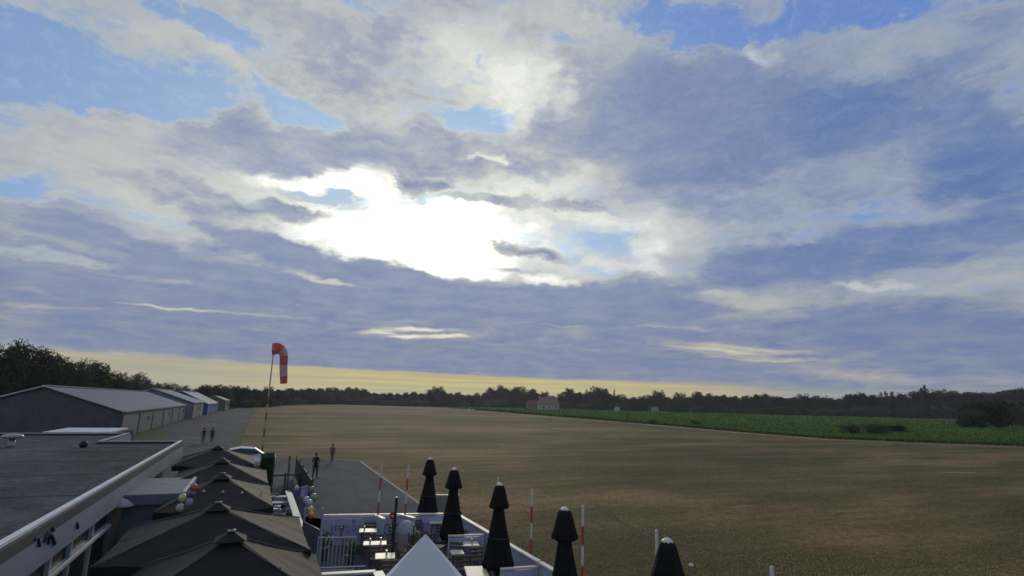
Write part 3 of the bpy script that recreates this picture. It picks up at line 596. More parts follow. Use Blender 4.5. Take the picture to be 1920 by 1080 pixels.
# roof furniture: parts of the building
v = MB(); p = P(20, 838, 3.0); v.lathe([(.16, 0), (.13, .12), (.12, .42)], 14, (p[0]-XE, p[1], 2.98)); vo = v.build('mushroom_vent', mat('vent_metal', (.3, .32, .33), .4, metal=.4), cl, smooth=True)
MB().lathe([(.32, .38), (.40, .44), (.36, .52), (.1, .58)], 16, (p[0]-XE, p[1], 2.98)).build('cap', mat('vent_metal', (.3, .32, .33)), vo, smooth=True)
p = P(156, 838, 3.0); MB().lathe([(.12, 0), (.16, .06), (.17, .16), (.13, .25), (.04, .3)], 14, (p[0]-XE, p[1], 2.98)).build('dome_vent', mat('vent_black', (.012, .012, .014), .5), cl, smooth=True)
sk = thing('roof_light', 'white flat roof light beyond the rear edge of the clubhouse roof', 'roof light', (-8.9, 44.5, 0))
MB().box((0, 0, 1.5), (3.2, 4.2, 3.0)).build('base', mat('render_wall', (.018, .027, .04), .9, spec=.1), sk); MB().box((-.4, -.3, 3.08), (3.3, 5.2, .1)).build('panel', mat('roof_light_white', (.62, .66, .68), .4, (.4, .43, .45), scale=1.5), sk)
# porch
pc = thing('porch', 'grey box porch with a flat roof on the clubhouse front', 'porch', (-2.4, 21.7, 0))
MB().box((0, 0, 2.5), (1.42, 3.7, .1)).build('roof', mat('porch_roof', (.17, .18, .19), .7, (.13, .14, .15), scale=2), pc)
MB().box((.76, 0, 2.44), (.1, 3.74, .3)).build('side_fascia', mat('porch_trim', (.45, .5, .5), .5), pc)
MB().box((0, -1.86, 2.4), (1.5, .06, .26)).build('front_fascia', mat('porch_front', (.14, .16, .21), .6), pc)
MB().box((-.02, -1.72, 1.15), (1.4, .12, 2.2)).box((.62, 0, 1.15), (.1, 3.3, 2.2)).build('wall', mat('porch_wall', (.11, .13, .16), .6), pc)
MB().lathe([(.02, .22), (.16, .16), (.34, .02), (.33, 0)], 14, (-.75, -1.98, 2.28)).build('lamp_shade', mat('shade_pale', (.42, .42, .42), .6), pc, smooth=True)
ac = thing('air_unit', 'grey air-conditioning unit by the clubhouse wall behind the porch', 'air unit', (-2.3, 26.6, 0))
MB().box((0, 0, 1.1), (.9, .5, .7)).build('casing', mat('unit_grey', (.2, .22, .22), .6), ac, bevel=.03); MB().box((0, 0, .38), (.8, .4, .74)).build('stand', mat('stand_dark', (.05, .05, .05)), ac)
MB().lathe([(.25, 0), (.25, .03)], 16, (0, 0, 0)).build('grille', mat('grille_dark', (.04, .045, .045)), ac).matrix_local = Matrix.Translation((0, -.26, 1.1)) @ Matrix.Rotation(math.pi/2, 4, 'X')
def balloons(label, pts, group, name='party_balloon'):
    for (u, v, Y, rr, colr, lb) in pts:
        p = PY(u, v, Y); t = thing(name, lb, 'balloon', p, 0, group)
        MB().ball((0, 0, 0), (rr, rr, rr*1.12), 12).build('envelope', mat('balloon_%02d%02d%02d' % tuple(int(c*99) for c in colr), colr, .25, tuple(c*.9 for c in colr), spec=.5), t, smooth=True)
        MB().lathe([(.005, 0), (rr*.12, -rr*.1), (rr*.16, -rr*.2)], 8, (0, 0, -rr*1.1)).build('knot', mat('balloon_%02d%02d%02d' % tuple(int(c*99) for c in colr), colr), t)
balloons('', [(342, 934, 17.9, .1, (.48, .48, .22), 'pale yellow balloon, upper left of the bunch at the porch'), (337, 953, 17.9, .1, (.36, .4, .25), 'yellow-green balloon, lowest of the bunch at the porch'), (354, 942, 17.9, .1, (.25, .25, .36), 'lavender balloon, lower right of the bunch at the porch'),
    (360, 925, 17.9, .1, (.14, .1, .22), 'purple balloon under the red one at the porch'), (363, 915, 17.9, .1, (.3, .07, .07), 'red balloon, topmost of the bunch at the porch')], 'balloons at the porch')
# ------------------------------------------------------------------ open black parasols
FAB = mat('parasol_cloth_black', (.014, .013, .0135), .75, (.010, .009, .010), scale=3, bump=.2, bscale=300, spec=.25)
POLEM = mat('pole_dark', (.03, .03, .035), .4)
def open_parasol(label, loc, hx, hy, ez=2.38, rz=0):
    t = thing('open_parasol', label, 'parasol', loc, rz, 'open black parasols in front of the clubhouse'); ap = 3.0
    N_ = 10; mb = MB(); idx = {}
    cor = [(-hx, -hy), (hx, -hy), (hx, hy), (-hx, hy)]
    for k in range(4):
        a, b = cor[k], cor[(k+1) % 4]; rows = []
        for i in range(N_+1):
            s = i/N_; row = []
            for j in range(i+1 if i else 1):
                q = j/i if i else 0
                x = (a[0]*(1-q)+b[0]*q)*s; y = (a[1]*(1-q)+b[1]*q)*s
                z = ap-(ap-ez)*s**.89 - .10*4*q*(1-q)*s*s*(1-.3*s) - .012*math.sin(q*21+s*9+k)*s          # cloth sags between the ribs
                kk = (round(x, 4), round(y, 4)); 
                if kk not in idx: idx[kk] = len(mb.v); mb.v.append((x, y, z))
                row.append(idx[kk])
            rows.append(row)
        for i in range(N_):
            for j in range(len(rows[i+1])-1):
                mb.f.append((rows[i][min(j, len(rows[i])-1)], rows[i+1][j], rows[i+1][j+1])); mb.m.append(0)
                if j < len(rows[i])-1: mb.f.append((rows[i][j], rows[i+1][j+1], rows[i][j+1])); mb.m.append(0)
        o = [mb.v[q] for q in rows[-1]]; base = len(mb.v); mb.v += [(x, y, z-.2) for x, y, z in o]
        for j in range(len(o)-1): mb.f.append((rows[-1][j], rows[-1][j+1], base+j+1, base+j)); mb.m.append(0)
    cn = mb.build('canopy', FAB, t)
    ed = MB()
    for c in cor: ed.tube([(0, 0, ap+.012), (c[0]*.5, c[1]*.5, ap-(ap-ez)*.5**.89+.012), (c[0], c[1], ez+.01)], .014, 5)
    ed.build('seam', mat('seam_dark', (.09, .085, .08), .8), cn)
    vt = MB(); q = .25; vt.add([(0, 0, ap+.09), (-q, -q*hy/hx, ap-.06), (q, -q*hy/hx, ap-.06), (q, q*hy/hx, ap-.06), (-q, q*hy/hx, ap-.06)], [(0, 1, 2), (0, 2, 3), (0, 3, 4), (0, 4, 1)]); vt.build('vent_flap', FAB, cn)
    MB().lathe([(.07, 0), (.07, .02), (.04, .03)], 12, (0, 0, ap+.07)).build('finial', mat('finial_grey', (.25, .24, .24), .4), t, smooth=True)
    MB().tube([(0, 0, 0), (0, 0, ap+.1)], .035, 10).build('pole', POLEM, t)
    MB().box((0, 0, .05), (.8, .8, .1)).build('base_plate', mat('base_concrete', (.2, .2, .2)), t, bevel=.02)
    for c in cor: MB().tube([(0, 0, 2.1), (c[0]*.5, c[1]*.5, 2.62)], .012, 5).build('strut', POLEM, t)
    return t
opl = [((435, 990), 'nearest open black parasol, its peak lowest in the picture', 1.58, 1.6, 2.22), ((410, 938), 'second nearest open black parasol, beside the porch balloons', 1.82, 1.75, 2.36), ((418, 884), 'third open black parasol, with small bulbs along its near side', 1.42, 2.1, 2.38), ((418, 857), 'fourth open black parasol, mostly hidden by the third', 1.6, 2.1, 2.38), ((410, 833), 'farthest open black parasol, nearest the hedge', 1.6, 2.1, 2.38)]
for (uv, lb, hx, hy, ez_) in opl:
    p = P(uv[0], uv[1], 3.12); open_parasol(lb, (p[0], p[1], 0), hx, hy, ez_)
for k, u in enumerate((382, 418, 454, 490)):
    ap_ = P(418, 884, 3.12); v_ = 921+k*1.5; lo_ = None
    for Y in np.linspace(ap_[1], ap_[1]-2.2, 200):
        p = PY(u, v_, Y); sz = 3.0-.62*max(abs(p[0]-ap_[0])/1.42, abs(p[1]-ap_[1])/2.1)**.89
        if p[2] < sz+.02 and p[1] < ap_[1]-.3: continue
        if p[1] < ap_[1]-.3: lo_ = p; break
    p = lo_ or PY(u, v_, ap_[1]-2.15); t = thing('festoon_bulb', 'small pale bulb on the third open parasol, %s from the left' % ORD[k], 'bulb', (p[0], p[1], p[2]), 0, 'bulbs on the open parasol')
    MB().ball((0, 0, 0), .038, 8).build('globe', mat('bulb_glass', (.5, .48, .42), .2), t, smooth=True); MB().tube([(0, 0, .03), (0, 0, .07)], .018, 6).build('socket', POLEM, t)
# ------------------------------------------------------------------ closed black parasols
CL = mat('closed_cloth', (.009, .009, .011), .8, (.006, .006, .008), scale=5, bump=.2, bscale=60, spec=.2)
def closed_parasol():
    t = thing('closed_parasol', '', 'parasol', (0, 0, 0), 0, 'closed black parasols on the terrace')
    MB().lathe([(.03, 3.02), (.10, 3.0), (.145, 2.93), (.18, 2.8), (.235, 2.58), (.285, 2.42), (.27, 2.38), (.15, 2.34)], 48, lobes=8, amp=.07).build('hood', CL, t, smooth=True)
    s = MB(); r_ = random.Random(5); prof = [(.15, 2.5), (.155, 2.3), (.185, 2.1), (.235, 1.8), (.285, 1.5), (.34, 1.2), (.385, 1.0), (.42, .84), (.36, .76), (.12, .82)]; n = 48; o = 0
    for r, z in prof:
        for k in range(n):
            a = 2*math.pi*k/n; w = 1+.10*math.cos(8*a+z*1.2)*min(1, (2.5-z))+.04*math.cos(3*a+z*3); s.v.append((r*w*math.cos(a), r*w*math.sin(a), z+(.09*math.cos(8*a)+.05*math.sin(3*a) if z < .9 else 0)))
    for j in range(len(prof)-1):
        for k in range(n): s.f.append((j*n+k, j*n+(k+1) % n, (j+1)*n+(k+1) % n, (j+1)*n+k)[::-1]); s.m.append(0)
    c = s.build('canopy', CL, t, smooth=True)
    MB().lathe([(.30, 0), (.315, .03), (.30, .06)], 24, (0, 0, 1.55), lobes=8, amp=.06).build('strap', mat('strap_dark', (.02, .02, .024)), c, smooth=True)
    MB().tube([(0, 0, 0), (0, 0, 3.0)], .03, 10).build('pole', POLEM, t)
    MB().box((0, 0, .06), (.7, .7, .12)).build('base_plate', mat('base_concrete', (.2, .2, .2)), t, bevel=.02)
    MB().lathe([(.09, 0), (.11, .02), (.09, .05), (.03, .09)], 14, (0, 0, 2.97)).build('finial', mat('finial_white', (.62, .62, .6), .4), t, smooth=True)
    return t
cp0 = None
for k, (u, v, lb) in enumerate(((807, 858, 'farthest closed black parasol, by the far corner of the white wall'), (852, 877, 'closed black parasol, second farthest, next to the far one'), (937, 905, 'middle closed black parasol in front of the white wall'), (1059, 950, 'closed black parasol right of the single tall striped pole'), (1251, 1008, 'nearest closed black parasol, cut by the bottom edge'))):
    p = P(u, v, 3.06); loc = (p[0], p[1], 0)
    if k == 0: cp0 = closed_parasol(); cp0.location = loc; cp0['label'] = lb
    else: dup(cp0, loc, k*.37, lb)
# ------------------------------------------------------------------ white pointed tent
p = P(798, 1001, 3.3); pt = thing('pointed_tent', 'plain pale canopy with a sharp peak at the bottom of the picture', 'tent', (p[0], p[1], 0), math.radians(-16))
mb = MB(); rings = []
for i, (s, z) in enumerate(((0.0, 3.3), (.3, 2.97), (.63, 2.6), (.92, 2.24), (1.3, 1.84), (1.5, 1.45))):
    rings.append([(-s, -s*.35, z), (s, -s*.35, z), (s, s*.35, z), (-s, s*.35, z)])
for i in range(1, 6):
    for k in range(4):
        a, b = rings[i-1][k], rings[i-1][(k+1) % 4]; c, d = rings[i][(k+1) % 4], rings[i][k]
        if i == 1: mb.add([a, d, c], [(0, 1, 2)])
        else: mb.add([a, d, c, b], [(0, 1, 2, 3)])
mb.build('canopy', mat('tent_white', (.72, .77, .84), .7, (.69, .74, .81), scale=.6, spec=.2, trans=.15), pt)
for sx_ in (-1.42, 1.42):
    for sy_ in (-.5, .5): MB().tube([(sx_, sy_, 0), (sx_, sy_, 1.75)], .03, 8).build('leg', mat('leg_white', (.5, .5, .5), .4), pt)
# ------------------------------------------------------------------ terrace walls (white boards with printing)
BAN = mat('banner_board', (.44, .46, .64), .5, (.36, .38, .56), scale=.7); CAPM = mat('cap_cream', (.66, .64, .56), .5, (.56, .54, .47), scale=1.2); INK = mat('ink_blue', (.15, .18, .33), .6)
def bwall(label, a, b, h=1.02, cap=.16, cat='wall', posts=True, name='terrace_wall', board=None, th=.07):
    a = Vector(a); b = Vector(b); d = b-a; L_ = d.length; rz = math.atan2(d.y, d.x); t = thing(name, label, cat, (a.x, a.y, 0), rz)
    MB().box((L_/2, 0, (h-.05)/2), (L_-.02, th, h-.05)).build('board', board or BAN, t); MB().box((L_/2, 0, h), (L_+.02, cap, .06)).build('cap', CAPM, t, bevel=.01)
    if posts:
        n = max(2, int(L_/1.9)+1)
        for k in range(n): MB().box((.04+(L_-.08)*k/(n-1), 0, h/2-.03), (.08, .13, h-.06)).build('post', mat('post_white', (.5, .5, .52), .5), t)
    return t
wb = bwall('white printed board wall along the far end of the terrace', (2.75, 23.85, 0), (7.62, 22.75, 0))
# blue printing and logos on that wall (terrace side, faces -y of the wall)
ik = MB(); rq = random.Random(2)
for x0, zc, n, hh in ((.35, .55, 9, .22), (1.35, .45, 6, .26), (3.35, .62, 4, .2)):
    for k in range(n):
        x = x0+k*.13*hh/.2; q = rq.randrange(4)
        ik.box((x, -.045, zc), (.028, .02, hh))
        if q != 1: ik.box((x+.04, -.045, zc+hh*.42), (.07, .02, .03))
        if q != 2: ik.box((x+.04, -.045, zc-(hh*.42 if q else 0)), (.07, .02, .03))
ik.build('printing', INK, wb)
lgm = MB()
for cx, rr in ((2.45, .17), (2.72, .14)):
    pts = [(cx+rr*math.cos(a), -.05, .5+rr*1.2*math.sin(a)) for a in np.linspace(.5, 6.0, 16)]; lgm.tube(pts, .022, 6)
lgm.ball((1.15, -.05, .82), (.07, .02, .09), 8); lgm.ball((2.0, -.05, .84), (.08, .02, .1), 8); lgm.build('logo', mat('ink_grey', (.2, .25, .38)), wb)
bwall('white board wall along the field side of the terrace, far part', (7.64, 22.7, 0), (7.64, 15.4, 0))
w3 = bwall('white board wall along the field side of the terrace, near part', (7.64, 15.3, 0), (7.64, 6.5, 0))
for y in (1.2, 3.4, 5.6): MB().tube([(y, -.06, .95), (y+.02, -.10, .5), (y, -.06, .12)], .05, 6).build('banner_fold', mat('banner_fold_blue', (.22, .24, .42)), w3)
for k, (a, b, lb) in enumerate((((6.35, 19.6, 0), (7.55, 19.4, 0), 'low white cross wall behind the middle closed parasol, farther one'), ((6.5, 15.4, 0), (7.55, 15.3, 0), 'low white cross wall near the middle closed parasol, nearer one'))): bwall(lb, a, b, .92, .1)
bwall('low lane wall with a long cream top beside the seated people', (1.82, 21.9, 0), (1.82, 30.2, 0), 1.02, .26)
bwall('cream-topped counter wall at the bottom of the picture', (1.75, 15.95, 0), (3.2, 15.75, 0), 1.05, .22)
bwall('cream-topped counter wall running toward the viewer', (3.25, 15.7, 0), (3.1, 11.6, 0), 1.05, .26)
bwall('short white board wall standing out at the far terrace corner', (4.6, 23.2, 0), (4.75, 22.4, 0), 1.04, .16, posts=False)
bwall('short white board wall leading to the far closed parasol', (5.5, 23.1, 0), (5.85, 22.2, 0), 1.04, .16, posts=False)
bwall('low pale board wall at the field edge behind the far closed parasol', (7.9, 27.6, 0), (9.3, 27.3, 0), 1.0, .12, posts=False, board=mat('board_green_grey', (.2, .21, .17)))
# ------------------------------------------------------------------ striped poles
RED = mat('paint_red', (.42, .07, .04), .5, (.34, .06, .035), scale=5); WHT = mat('paint_white', (.62, .60, .58), .5, (.5, .48, .46), scale=5)
def striped_pole(label, p, x_foot, ztop, first='w', lean=0.):
    t = thing('striped_pole', label, 'pole', (p[0]+x_foot, p[1], 0), 0, 'red and white poles around the terrace'); n = 5; L_ = .46; mi = []; pts = [(0, 0, .0)]; zs = [0.]
    z = ztop; st = []
    while z > .05: st.append(z); z -= L_
    zs = [0.]+st[::-1]; pts = [(-x_foot*zz/ztop, 0, zz) for zz in zs]
    cols = [(len(zs)-2-i) % 2 for i in range(len(zs)-1)]
    MB().tube(pts, .035, 10, mi=cols).build('shaft', [WHT, RED], t)
    MB().box((0, 0, .02), (.22, .22, .04)).build('foot_plate', mat('steel_grey', (.3, .3, .3), .4, metal=.5), t)
    MB().lathe([(.035, 0), (.03, .03), (.01, .045)], 8, (-x_foot, 0, ztop)).build('cap', WHT, t)
    return t
for u, v, lb, X in ((998, 919, 'single tall striped pole left of the fourth closed parasol', 7.85), (1093, 950, 'tall striped pole right of the fourth closed parasol', 7.85), (1231, 997, 'striped pole touching the nearest closed parasol', 7.85), (1447, 1066, 'striped pole whose tip just shows at the bottom edge', 7.85), (934, 897, 'striped pole hidden behind the middle closed parasol', 7.85)):
    p = PX(u, v, X); striped_pole(lb, p, -.04, p[2])
for u, v, lb, Y in ((716, 872, 'striped pole on the far terrace wall, left of the pair', 23.3), (766, 874, 'striped pole on the far terrace wall, right of the pair', 23.1)):
    p = PY(u, v, Y); striped_pole(lb, p, -.05, p[2])
# flanges on wall
# ------------------------------------------------------------------ windsock
pb = P(491, 851); ptop = PY(512, 668, pb[1])
ws = thing('windsock', 'limp red and white windsock on a tall striped mast', 'windsock', (pb[0], pb[1], 0))
zt = ptop[2]; dxm = ptop[0]-pb[0]; n = 12; pts = [(dxm*i/n, 0, zt*i/n) for i in range(n+1)]
MB().tube(pts, [.10-.045*i/n for i in range(n+1)], 10, mi=[(1 if i % 2 == 0 else 0) if i < 8 else 0 for i in range(n)]).build('mast', [mat('mast_pale', (.42, .38, .30), .5), mat('mast_red', (.24, .08, .055), .7)], ws)
def wl(u, v): q = PY(u, v, pb[1]); return Vector((q[0]-pb[0], 0, q[2]))
path = [wl(512, 653.5), wl(517, 653.5), wl(522, 654), wl(527, 656), wl(531, 661), wl(532.3, 668), wl(532, 676), wl(531.5, 684), wl(531.5, 695), wl(532, 706), wl(532, 719)]
rad = [.60, .60, .57, .50, .42, .39, .38, .38, .38, .36, .33]
SR = mat('sock_red', (.68, .16, .13), .7, (.6, .13, .10), scale=2, trans=.45); SW = mat('sock_white', (.6, .5, .5), .7, scale=2, trans=.35)
path = [q+Vector((0, .05*math.sin(i*1.7), 0)) for i, q in enumerate(path)]
MB().tube(path, rad, 18, mi=[0, 0, 0, 1, 1, 0, 0, 1, 1, 0], cap=False).build('sock', [SR, SW], ws, smooth=True)
MB().tube([wl(512, 653.5)+Vector((0, .6*math.cos(a), .6*math.sin(a))) for a in np.linspace(0, 6.283, 20)], .025, 6).build('hoop', mat('steel_grey', (.3, .3, .3)), ws)
MB().tube([Vector((dxm, 0, zt)), wl(512, 658)], .05, 8).tube([wl(511.5, 660), wl(526, 660)], .03, 6).build('swivel_arm', mat('steel_dark', (.1, .11, .13)), ws)
MB().box((0, 0, .1), (.7, .7, .24)).build('footing', mat('base_concrete', (.2, .2, .2)), ws)
# ------------------------------------------------------------------ tables and chairs
TOPM = mat('table_top_cream', (.62, .58, .46), .45, (.52, .48, .38), scale=3); WOOD = mat('wood_brown', (.13, .10, .07), .7, (.10, .075, .05), scale=4, stretch=(1, 8, 1)); GM = mat('chair_grey', (.10, .10, .10), .6)
def table(label, u, v, w=.95, d=.6, rz=-.2, m=None, z=.75, at=None):
    p = at or P(u, v, z); t = thing('terrace_table', label, 'table', (p[0], p[1], 0), rz, 'tables on the terrace')
    MB().box((0, 0, z), (w, d, .04)).build('table_top', m or TOPM, t, bevel=.01)
    for a in (-1, 1):
        for b in (-1, 1): MB().tube([(a*(w/2-.08), b*(d/2-.08), 0), (a*(w/2-.1), b*(d/2-.1), z-.02)], .022, 6).build('leg', GM, t)
    return t
def chair(label, x, y, rz, m=WOOD):
    t = thing('terrace_chair', label, 'chair', (x, y, 0), rz, 'chairs on the terrace')
    MB().box((0, 0, .45), (.44, .44, .04)).build('seat', m, t, bevel=.01)
    bk = MB(); [bk.box((0, .21, z), (.42, .03, .07)) for z in (.58, .7, .82)]; bk.build('backrest', m, t)
    for a in (-1, 1):
        for b in (-1, 1): MB().tube([(a*.19, b*.19, 0), (a*.19, b*.2, .44 if b < 0 else .88)], .018, 6).build('leg', GM, t)
    return t
TB = [(690, 995, 'cream-topped table against the far printed wall', -.2, .62, .6), (703, 1019, 'cream-topped table in the middle of the left group', -.2, .74, .52), (722, 1043, 'cream-topped table beside the dark post', -.2, .58, .66),
      (880, 1020, 'cream-topped table left of the middle closed parasol', -.2, .6, .6), (857, 1036, 'small pale table half hidden by the pointed canopy', -.2, .4, .5), (820, 979, 'cream-topped table between the two far closed parasols', -.2, .62, .55), (893, 1072, 'white-topped table at the foot of the middle closed parasol', -.25, .6, 1.0), (763, 1062, 'small white-topped table tucked left of the pointed canopy', -.2, .4, .5)]
k = 0
for (u, v, lb, rz, w, d) in TB:
    t = table(lb, u, v, w, d, rz); x, y, _ = t.location; nm = lb.split('table')[1]
    for s_, side in ((1, 'far'), (-1, 'near')):
        if d > .9: continue
        x2, y2 = x+.05+(.12 if s_ > 0 else -.1), y+s_*(d/2+.38)
        chair('brown chair %s of the table%s' % ('behind' if s_ > 0 else 'in front', nm), x2, y2, (0 if s_ > 0 else math.pi)+rz+rt.uniform(-.2, .2))
for k, (u, v, lb) in enumerate(((528, 931, 'narrow lilac table near the lane wall, farthest'), (530, 942, 'narrow lilac table near the lane wall, second'), (528, 955, 'narrow lilac table near the lane wall, third'))):
    table(lb, u, v, .95, .5, -.05, mat('table_lilac', (.34, .34, .48), .5))
table('white-topped table in front of the seated people', 503, 969, 1.0, .6, 0)
for k, (u, v, lb) in enumerate(((521, 951, 'round white bowl on the third lilac table, right one'), (513, 956, 'round white bowl on the third lilac table, left one'))):
    p = P(u, v, .83); t = thing('white_bowl', lb, 'bowl', (p[0], p[1], .775), 0); MB().lathe([(.07, 0), (.1, .02), (.15, .09), (.16, .1)], 16).build('bowl', mat('china_white', (.7, .7, .68), .3), t, smooth=True); MB().lathe([(.1, 0), (.1, .01)], 12, (0, 0, .06)).build('contents', mat('dark_content', (.1, .1, .09)), t)
# ------------------------------------------------------------------ crowd barriers and posts
def barrier(label, a, b, h=1.1, n=9):
    a = Vector(a); b = Vector(b); L_ = (b-a).length; t = thing('metal_barrier', label, 'barrier', (a.x, a.y, 0), math.atan2(b.y-a.y, b.x-a.x), 'metal barriers at the terrace gate')
    m = mat('galvanised', (.5, .52, .54), .45, (.42, .44, .46), scale=6, metal=.3)
    MB().tube([(0, 0, .15), (0, 0, h), (L_, 0, h), (L_, 0, .15), (0, 0, .15)], .022, 8).build('frame', m, t)
    g_ = MB(); [g_.tube([(L_*(k+1)/(n+1), 0, .15), (L_*(k+1)/(n+1), 0, h)], .015, 6) for k in range(n)]; g_.build('bars', m, t)
    for x in (.12, L_-.12): MB().tube([(x, -.28, .02), (x, 0, .14), (x, .28, .02)], .018, 6).build('foot', m, t)
barrier('metal barrier with upright bars, nearest the counter wall', (2.2, 19.8, 0), (3.3, 19.5, 0))
barrier('metal barrier with upright bars close to the printed wall', (2.7, 23.1, 0), (4.0, 22.8, 0), 1.02, 7)
barrier('short metal barrier beside the white gate post', (2.1, 17.9, 0), (3.3, 17.7, 0), .7, 6)
gp = thing('gate_post', 'pair of tall pale gate posts with hanging decorations', 'gate', (2.0, 19.9, 0)); PW = mat('post_pale', (.34, .35, .42), .5)
for x, y, zt_ in ((.28, 0, 1.95), (-.12, 1.6, 1.7)): MB().tube([(x, y, 0), (x, y, zt_)], .035, 8).build('post', PW, gp)
MB().box((.05, .8, .85), (.03, 1.55, .9), rz=.25).build('clear_panel', mat('panel_blue_grey', (.17, .19, .25), .3), gp)
balloons('', [(582, 957, 21.6, .125, (.5, .42, .18), 'yellow balloon on the string by the gate post'), (583, 966, 21.3, .1, (.55, .2, .1), 'orange balloon under the yellow one by the gate post'), (580, 944, 22., .12, (.32, .38, .45), 'pale blue balloon above the yellow one by the gate post'), (588, 933, 22.6, .13, (.16, .27, .2), 'green balloon above the pale blue one by the gate post'), (575, 937, 23, .11, (.5, .52, .5), 'small white balloon beside the green one'), (556, 915, 27, .10, (.42, .46, .3), 'small pale balloon left of the blue flag'), (584, 918, 26, .12, (.28, .18, .2), 'pink balloon under the blue flag')], 'balloons by the gate post')
fl = PY(572, 900, 30); fg = thing('feather_flag', 'blue and lilac flag leaning out from a tilted pole', 'flag', (fl[0]-.2, 30, 0))
MB().tube([(.25, 0, 0), (.3, 0, 1.2), (-1.5, 0, .75)], .02, 6).build('pole', POLEM, fg)
f_ = MB(); npz = 9
for i in range(npz):
    s = i/(npz-1); x = .36-1.2*s; f_.v += [(x, .06*math.sin(s*7), 1.32-.35*s), (x, .1*math.sin(s*7+1), 1.3-.35*s-.5*(1-s)-.03)]
for i in range(npz-1): f_.f.append((2*i, 2*i+1, 2*i+3, 2*i+2)); f_.m.append(0 if i > 1 else 1)
f_.build('cloth', [mat('flag_blue', (.07, .07, .2), .7, trans=.2), mat('flag_lilac', (.38, .38, .6), .7, trans=.2)], fg)
dp = thing('dark_post', 'slim black lamp post beside the left table group', 'post', P(734, 1060, 0.25)[:2]+(0,))
q = PY(744, 932, dp.location.y); MB().tube([(0, 0, 0), (q[0]-dp.location.x, 0, q[2])], [.05, .04], 10).build('shaft', POLEM, dp); MB().lathe([(.12, 0), (.12, .04), (.06, .08)], 12).build('base', POLEM, dp)
sg = P(737, 967, 1.45); sn = thing('round_sign', 'round red sign with a pale bar beside the black post', 'sign', (sg[0], sg[1], 0))
MB().tube([(0, 0, 0), (0, 0, 1.35)], .02, 6).build('pole', POLEM, sn); disc = MB().lathe([(.125, -.015), (.13, 0), (.125, .015)], 24).build('disc', mat('sign_red', (.42, .05, .04), .5), sn); disc.matrix_local = Matrix.Translation((0, 0, 1.45)) @ Matrix.Rotation(math.pi/2, 4, 'X')
MB().box((0, -.03, 1.45), (.17, .012, .04)).build('bar', mat('sign_cream', (.6, .5, .3)), sn)
# beach chair with a hood
bp = P(781, 1038, 0); bc = thing('hooded_beach_chair', 'wicker beach chair with a rounded pale blue hood', 'beach chair', (5.15, 20.2, 0), .1); bc.scale = (.62, .7, .92)
MB().box((0, 0, .25), (1.0, .75, .5)).build('base', mat('wicker_brown', (.17, .12, .08), .8, bump=.6, bscale=90), bc); MB().box((-.46, -.05, .75), (.07, .7, .7)).box((.46, -.05, .75), (.07, .7, .7)).build('side_panel', mat('wicker_pale', (.27, .27, .23), .8), bc)
hd = MB(); nn = 12
for i in range(nn+1):
    a = math.pi*i/nn
    for j in range(7): s = j/6; y = -.42+.9*s; rr = 1-.88*(1-s)**3; hd.v.append((-.52*math.cos(a)*rr, y, 1.02+.42*math.sin(a)*rr))
for i in range(nn):
    for j in range(6): hd.f.append((i*7+j, i*7+j+1, (i+1)*7+j+1, (i+1)*7+j)); hd.m.append(0)
hd.build('hood', mat('hood_blue', (.25, .31, .36), .7, (.2, .25, .3), scale=3), bc, smooth=True); MB().box((0, -.36, .75), (.34, .05, .72)).build('back_panel', mat('wicker_brown', (.17, .12, .08)), bc)
MB().box((.1, -.40, .9), (.05, .04, 1.0)).build('frame', POLEM, bc)
# lane fence of dark mesh and wooden posts beyond the terrace
ff = thing('mesh_fence', 'dark green mesh fence running away beyond the terrace', 'fence', (2.95, 31, 0))
MESH = mat('mesh_dark', (.035, .05, .045), .8, scale=8); MB().box((0, 6.2, .75), (.03, 12.4, 1.2)).build('mesh', MESH, ff)
for k in range(5): MB().tube([(0, k*3.1, 0), (0, k*3.1, 1.5)], .035, 6).build('post', POLEM, ff)
MB().box((.03, 3.5, 1.1), (.02, 5.5, .5)).build('white_banner', mat('banner_pale', (.42, .46, .5)), ff)
wf = thing('rail_fence', 'low wooden rail fence across the far lane', 'fence', (.9, 38, 0)); MB().box((.9, 0, .85), (2.0, .05, .1)).build('rail', WOOD, wf)
for x in (0, 1.15, 1.95): MB().box((x, 0, .5), (.1, .1, 1.0)).build('post', WOOD, wf)
fp = thing('wooden_post', 'tall thin brown post standing in the far lane', 'post', (2.0, 34.5, 0)); MB().box((0, 0, 1.1), (.09, .09, 2.2)).build('shaft', WOOD, fp); MB().box((0, 0, 2.22), (.13, .13, .05)).build('cap', WOOD, fp)
# clipped hedge beside the far parasol
he = thing('clipped_hedge', 'tall narrow green hedge at the right edge of the far parasols', 'hedge', (1.0, 38.2, 0)); g = MB()
for i in range(2600):
    f = rt.randrange(3); o = Vector((rt.uniform(-.32, .32), rt.uniform(-1.2, 1.2), rt.uniform(.02, 1.95)))
    if f == 0: o.x = rt.choice((-.32, .32))*rt.uniform(.9, 1.05)
    elif f == 1: o.y = rt.choice((-1.2, 1.2))*rt.uniform(.95, 1.03)
    else: o.z = 1.95*rt.uniform(.95, 1.03)
    a = Vector((rt.gauss(0, 1), rt.gauss(0, 1), rt.gauss(0, 1))).normalized(); b = a.orthogonal()*.06; g.add([o-a*.08, o+b, o+a*.08, o-b], [(0, 1, 2, 3)])
g.build('foliage', mat('hedge_leaf', (.05, .08, .03), .8, (.03, .05, .02), scale=2, trans=.2), he); MB().box((0, 0, .9), (.5, 2.2, 1.8)).build('inner_stems', mat('hedge_core', (.018, .026, .012)), he)
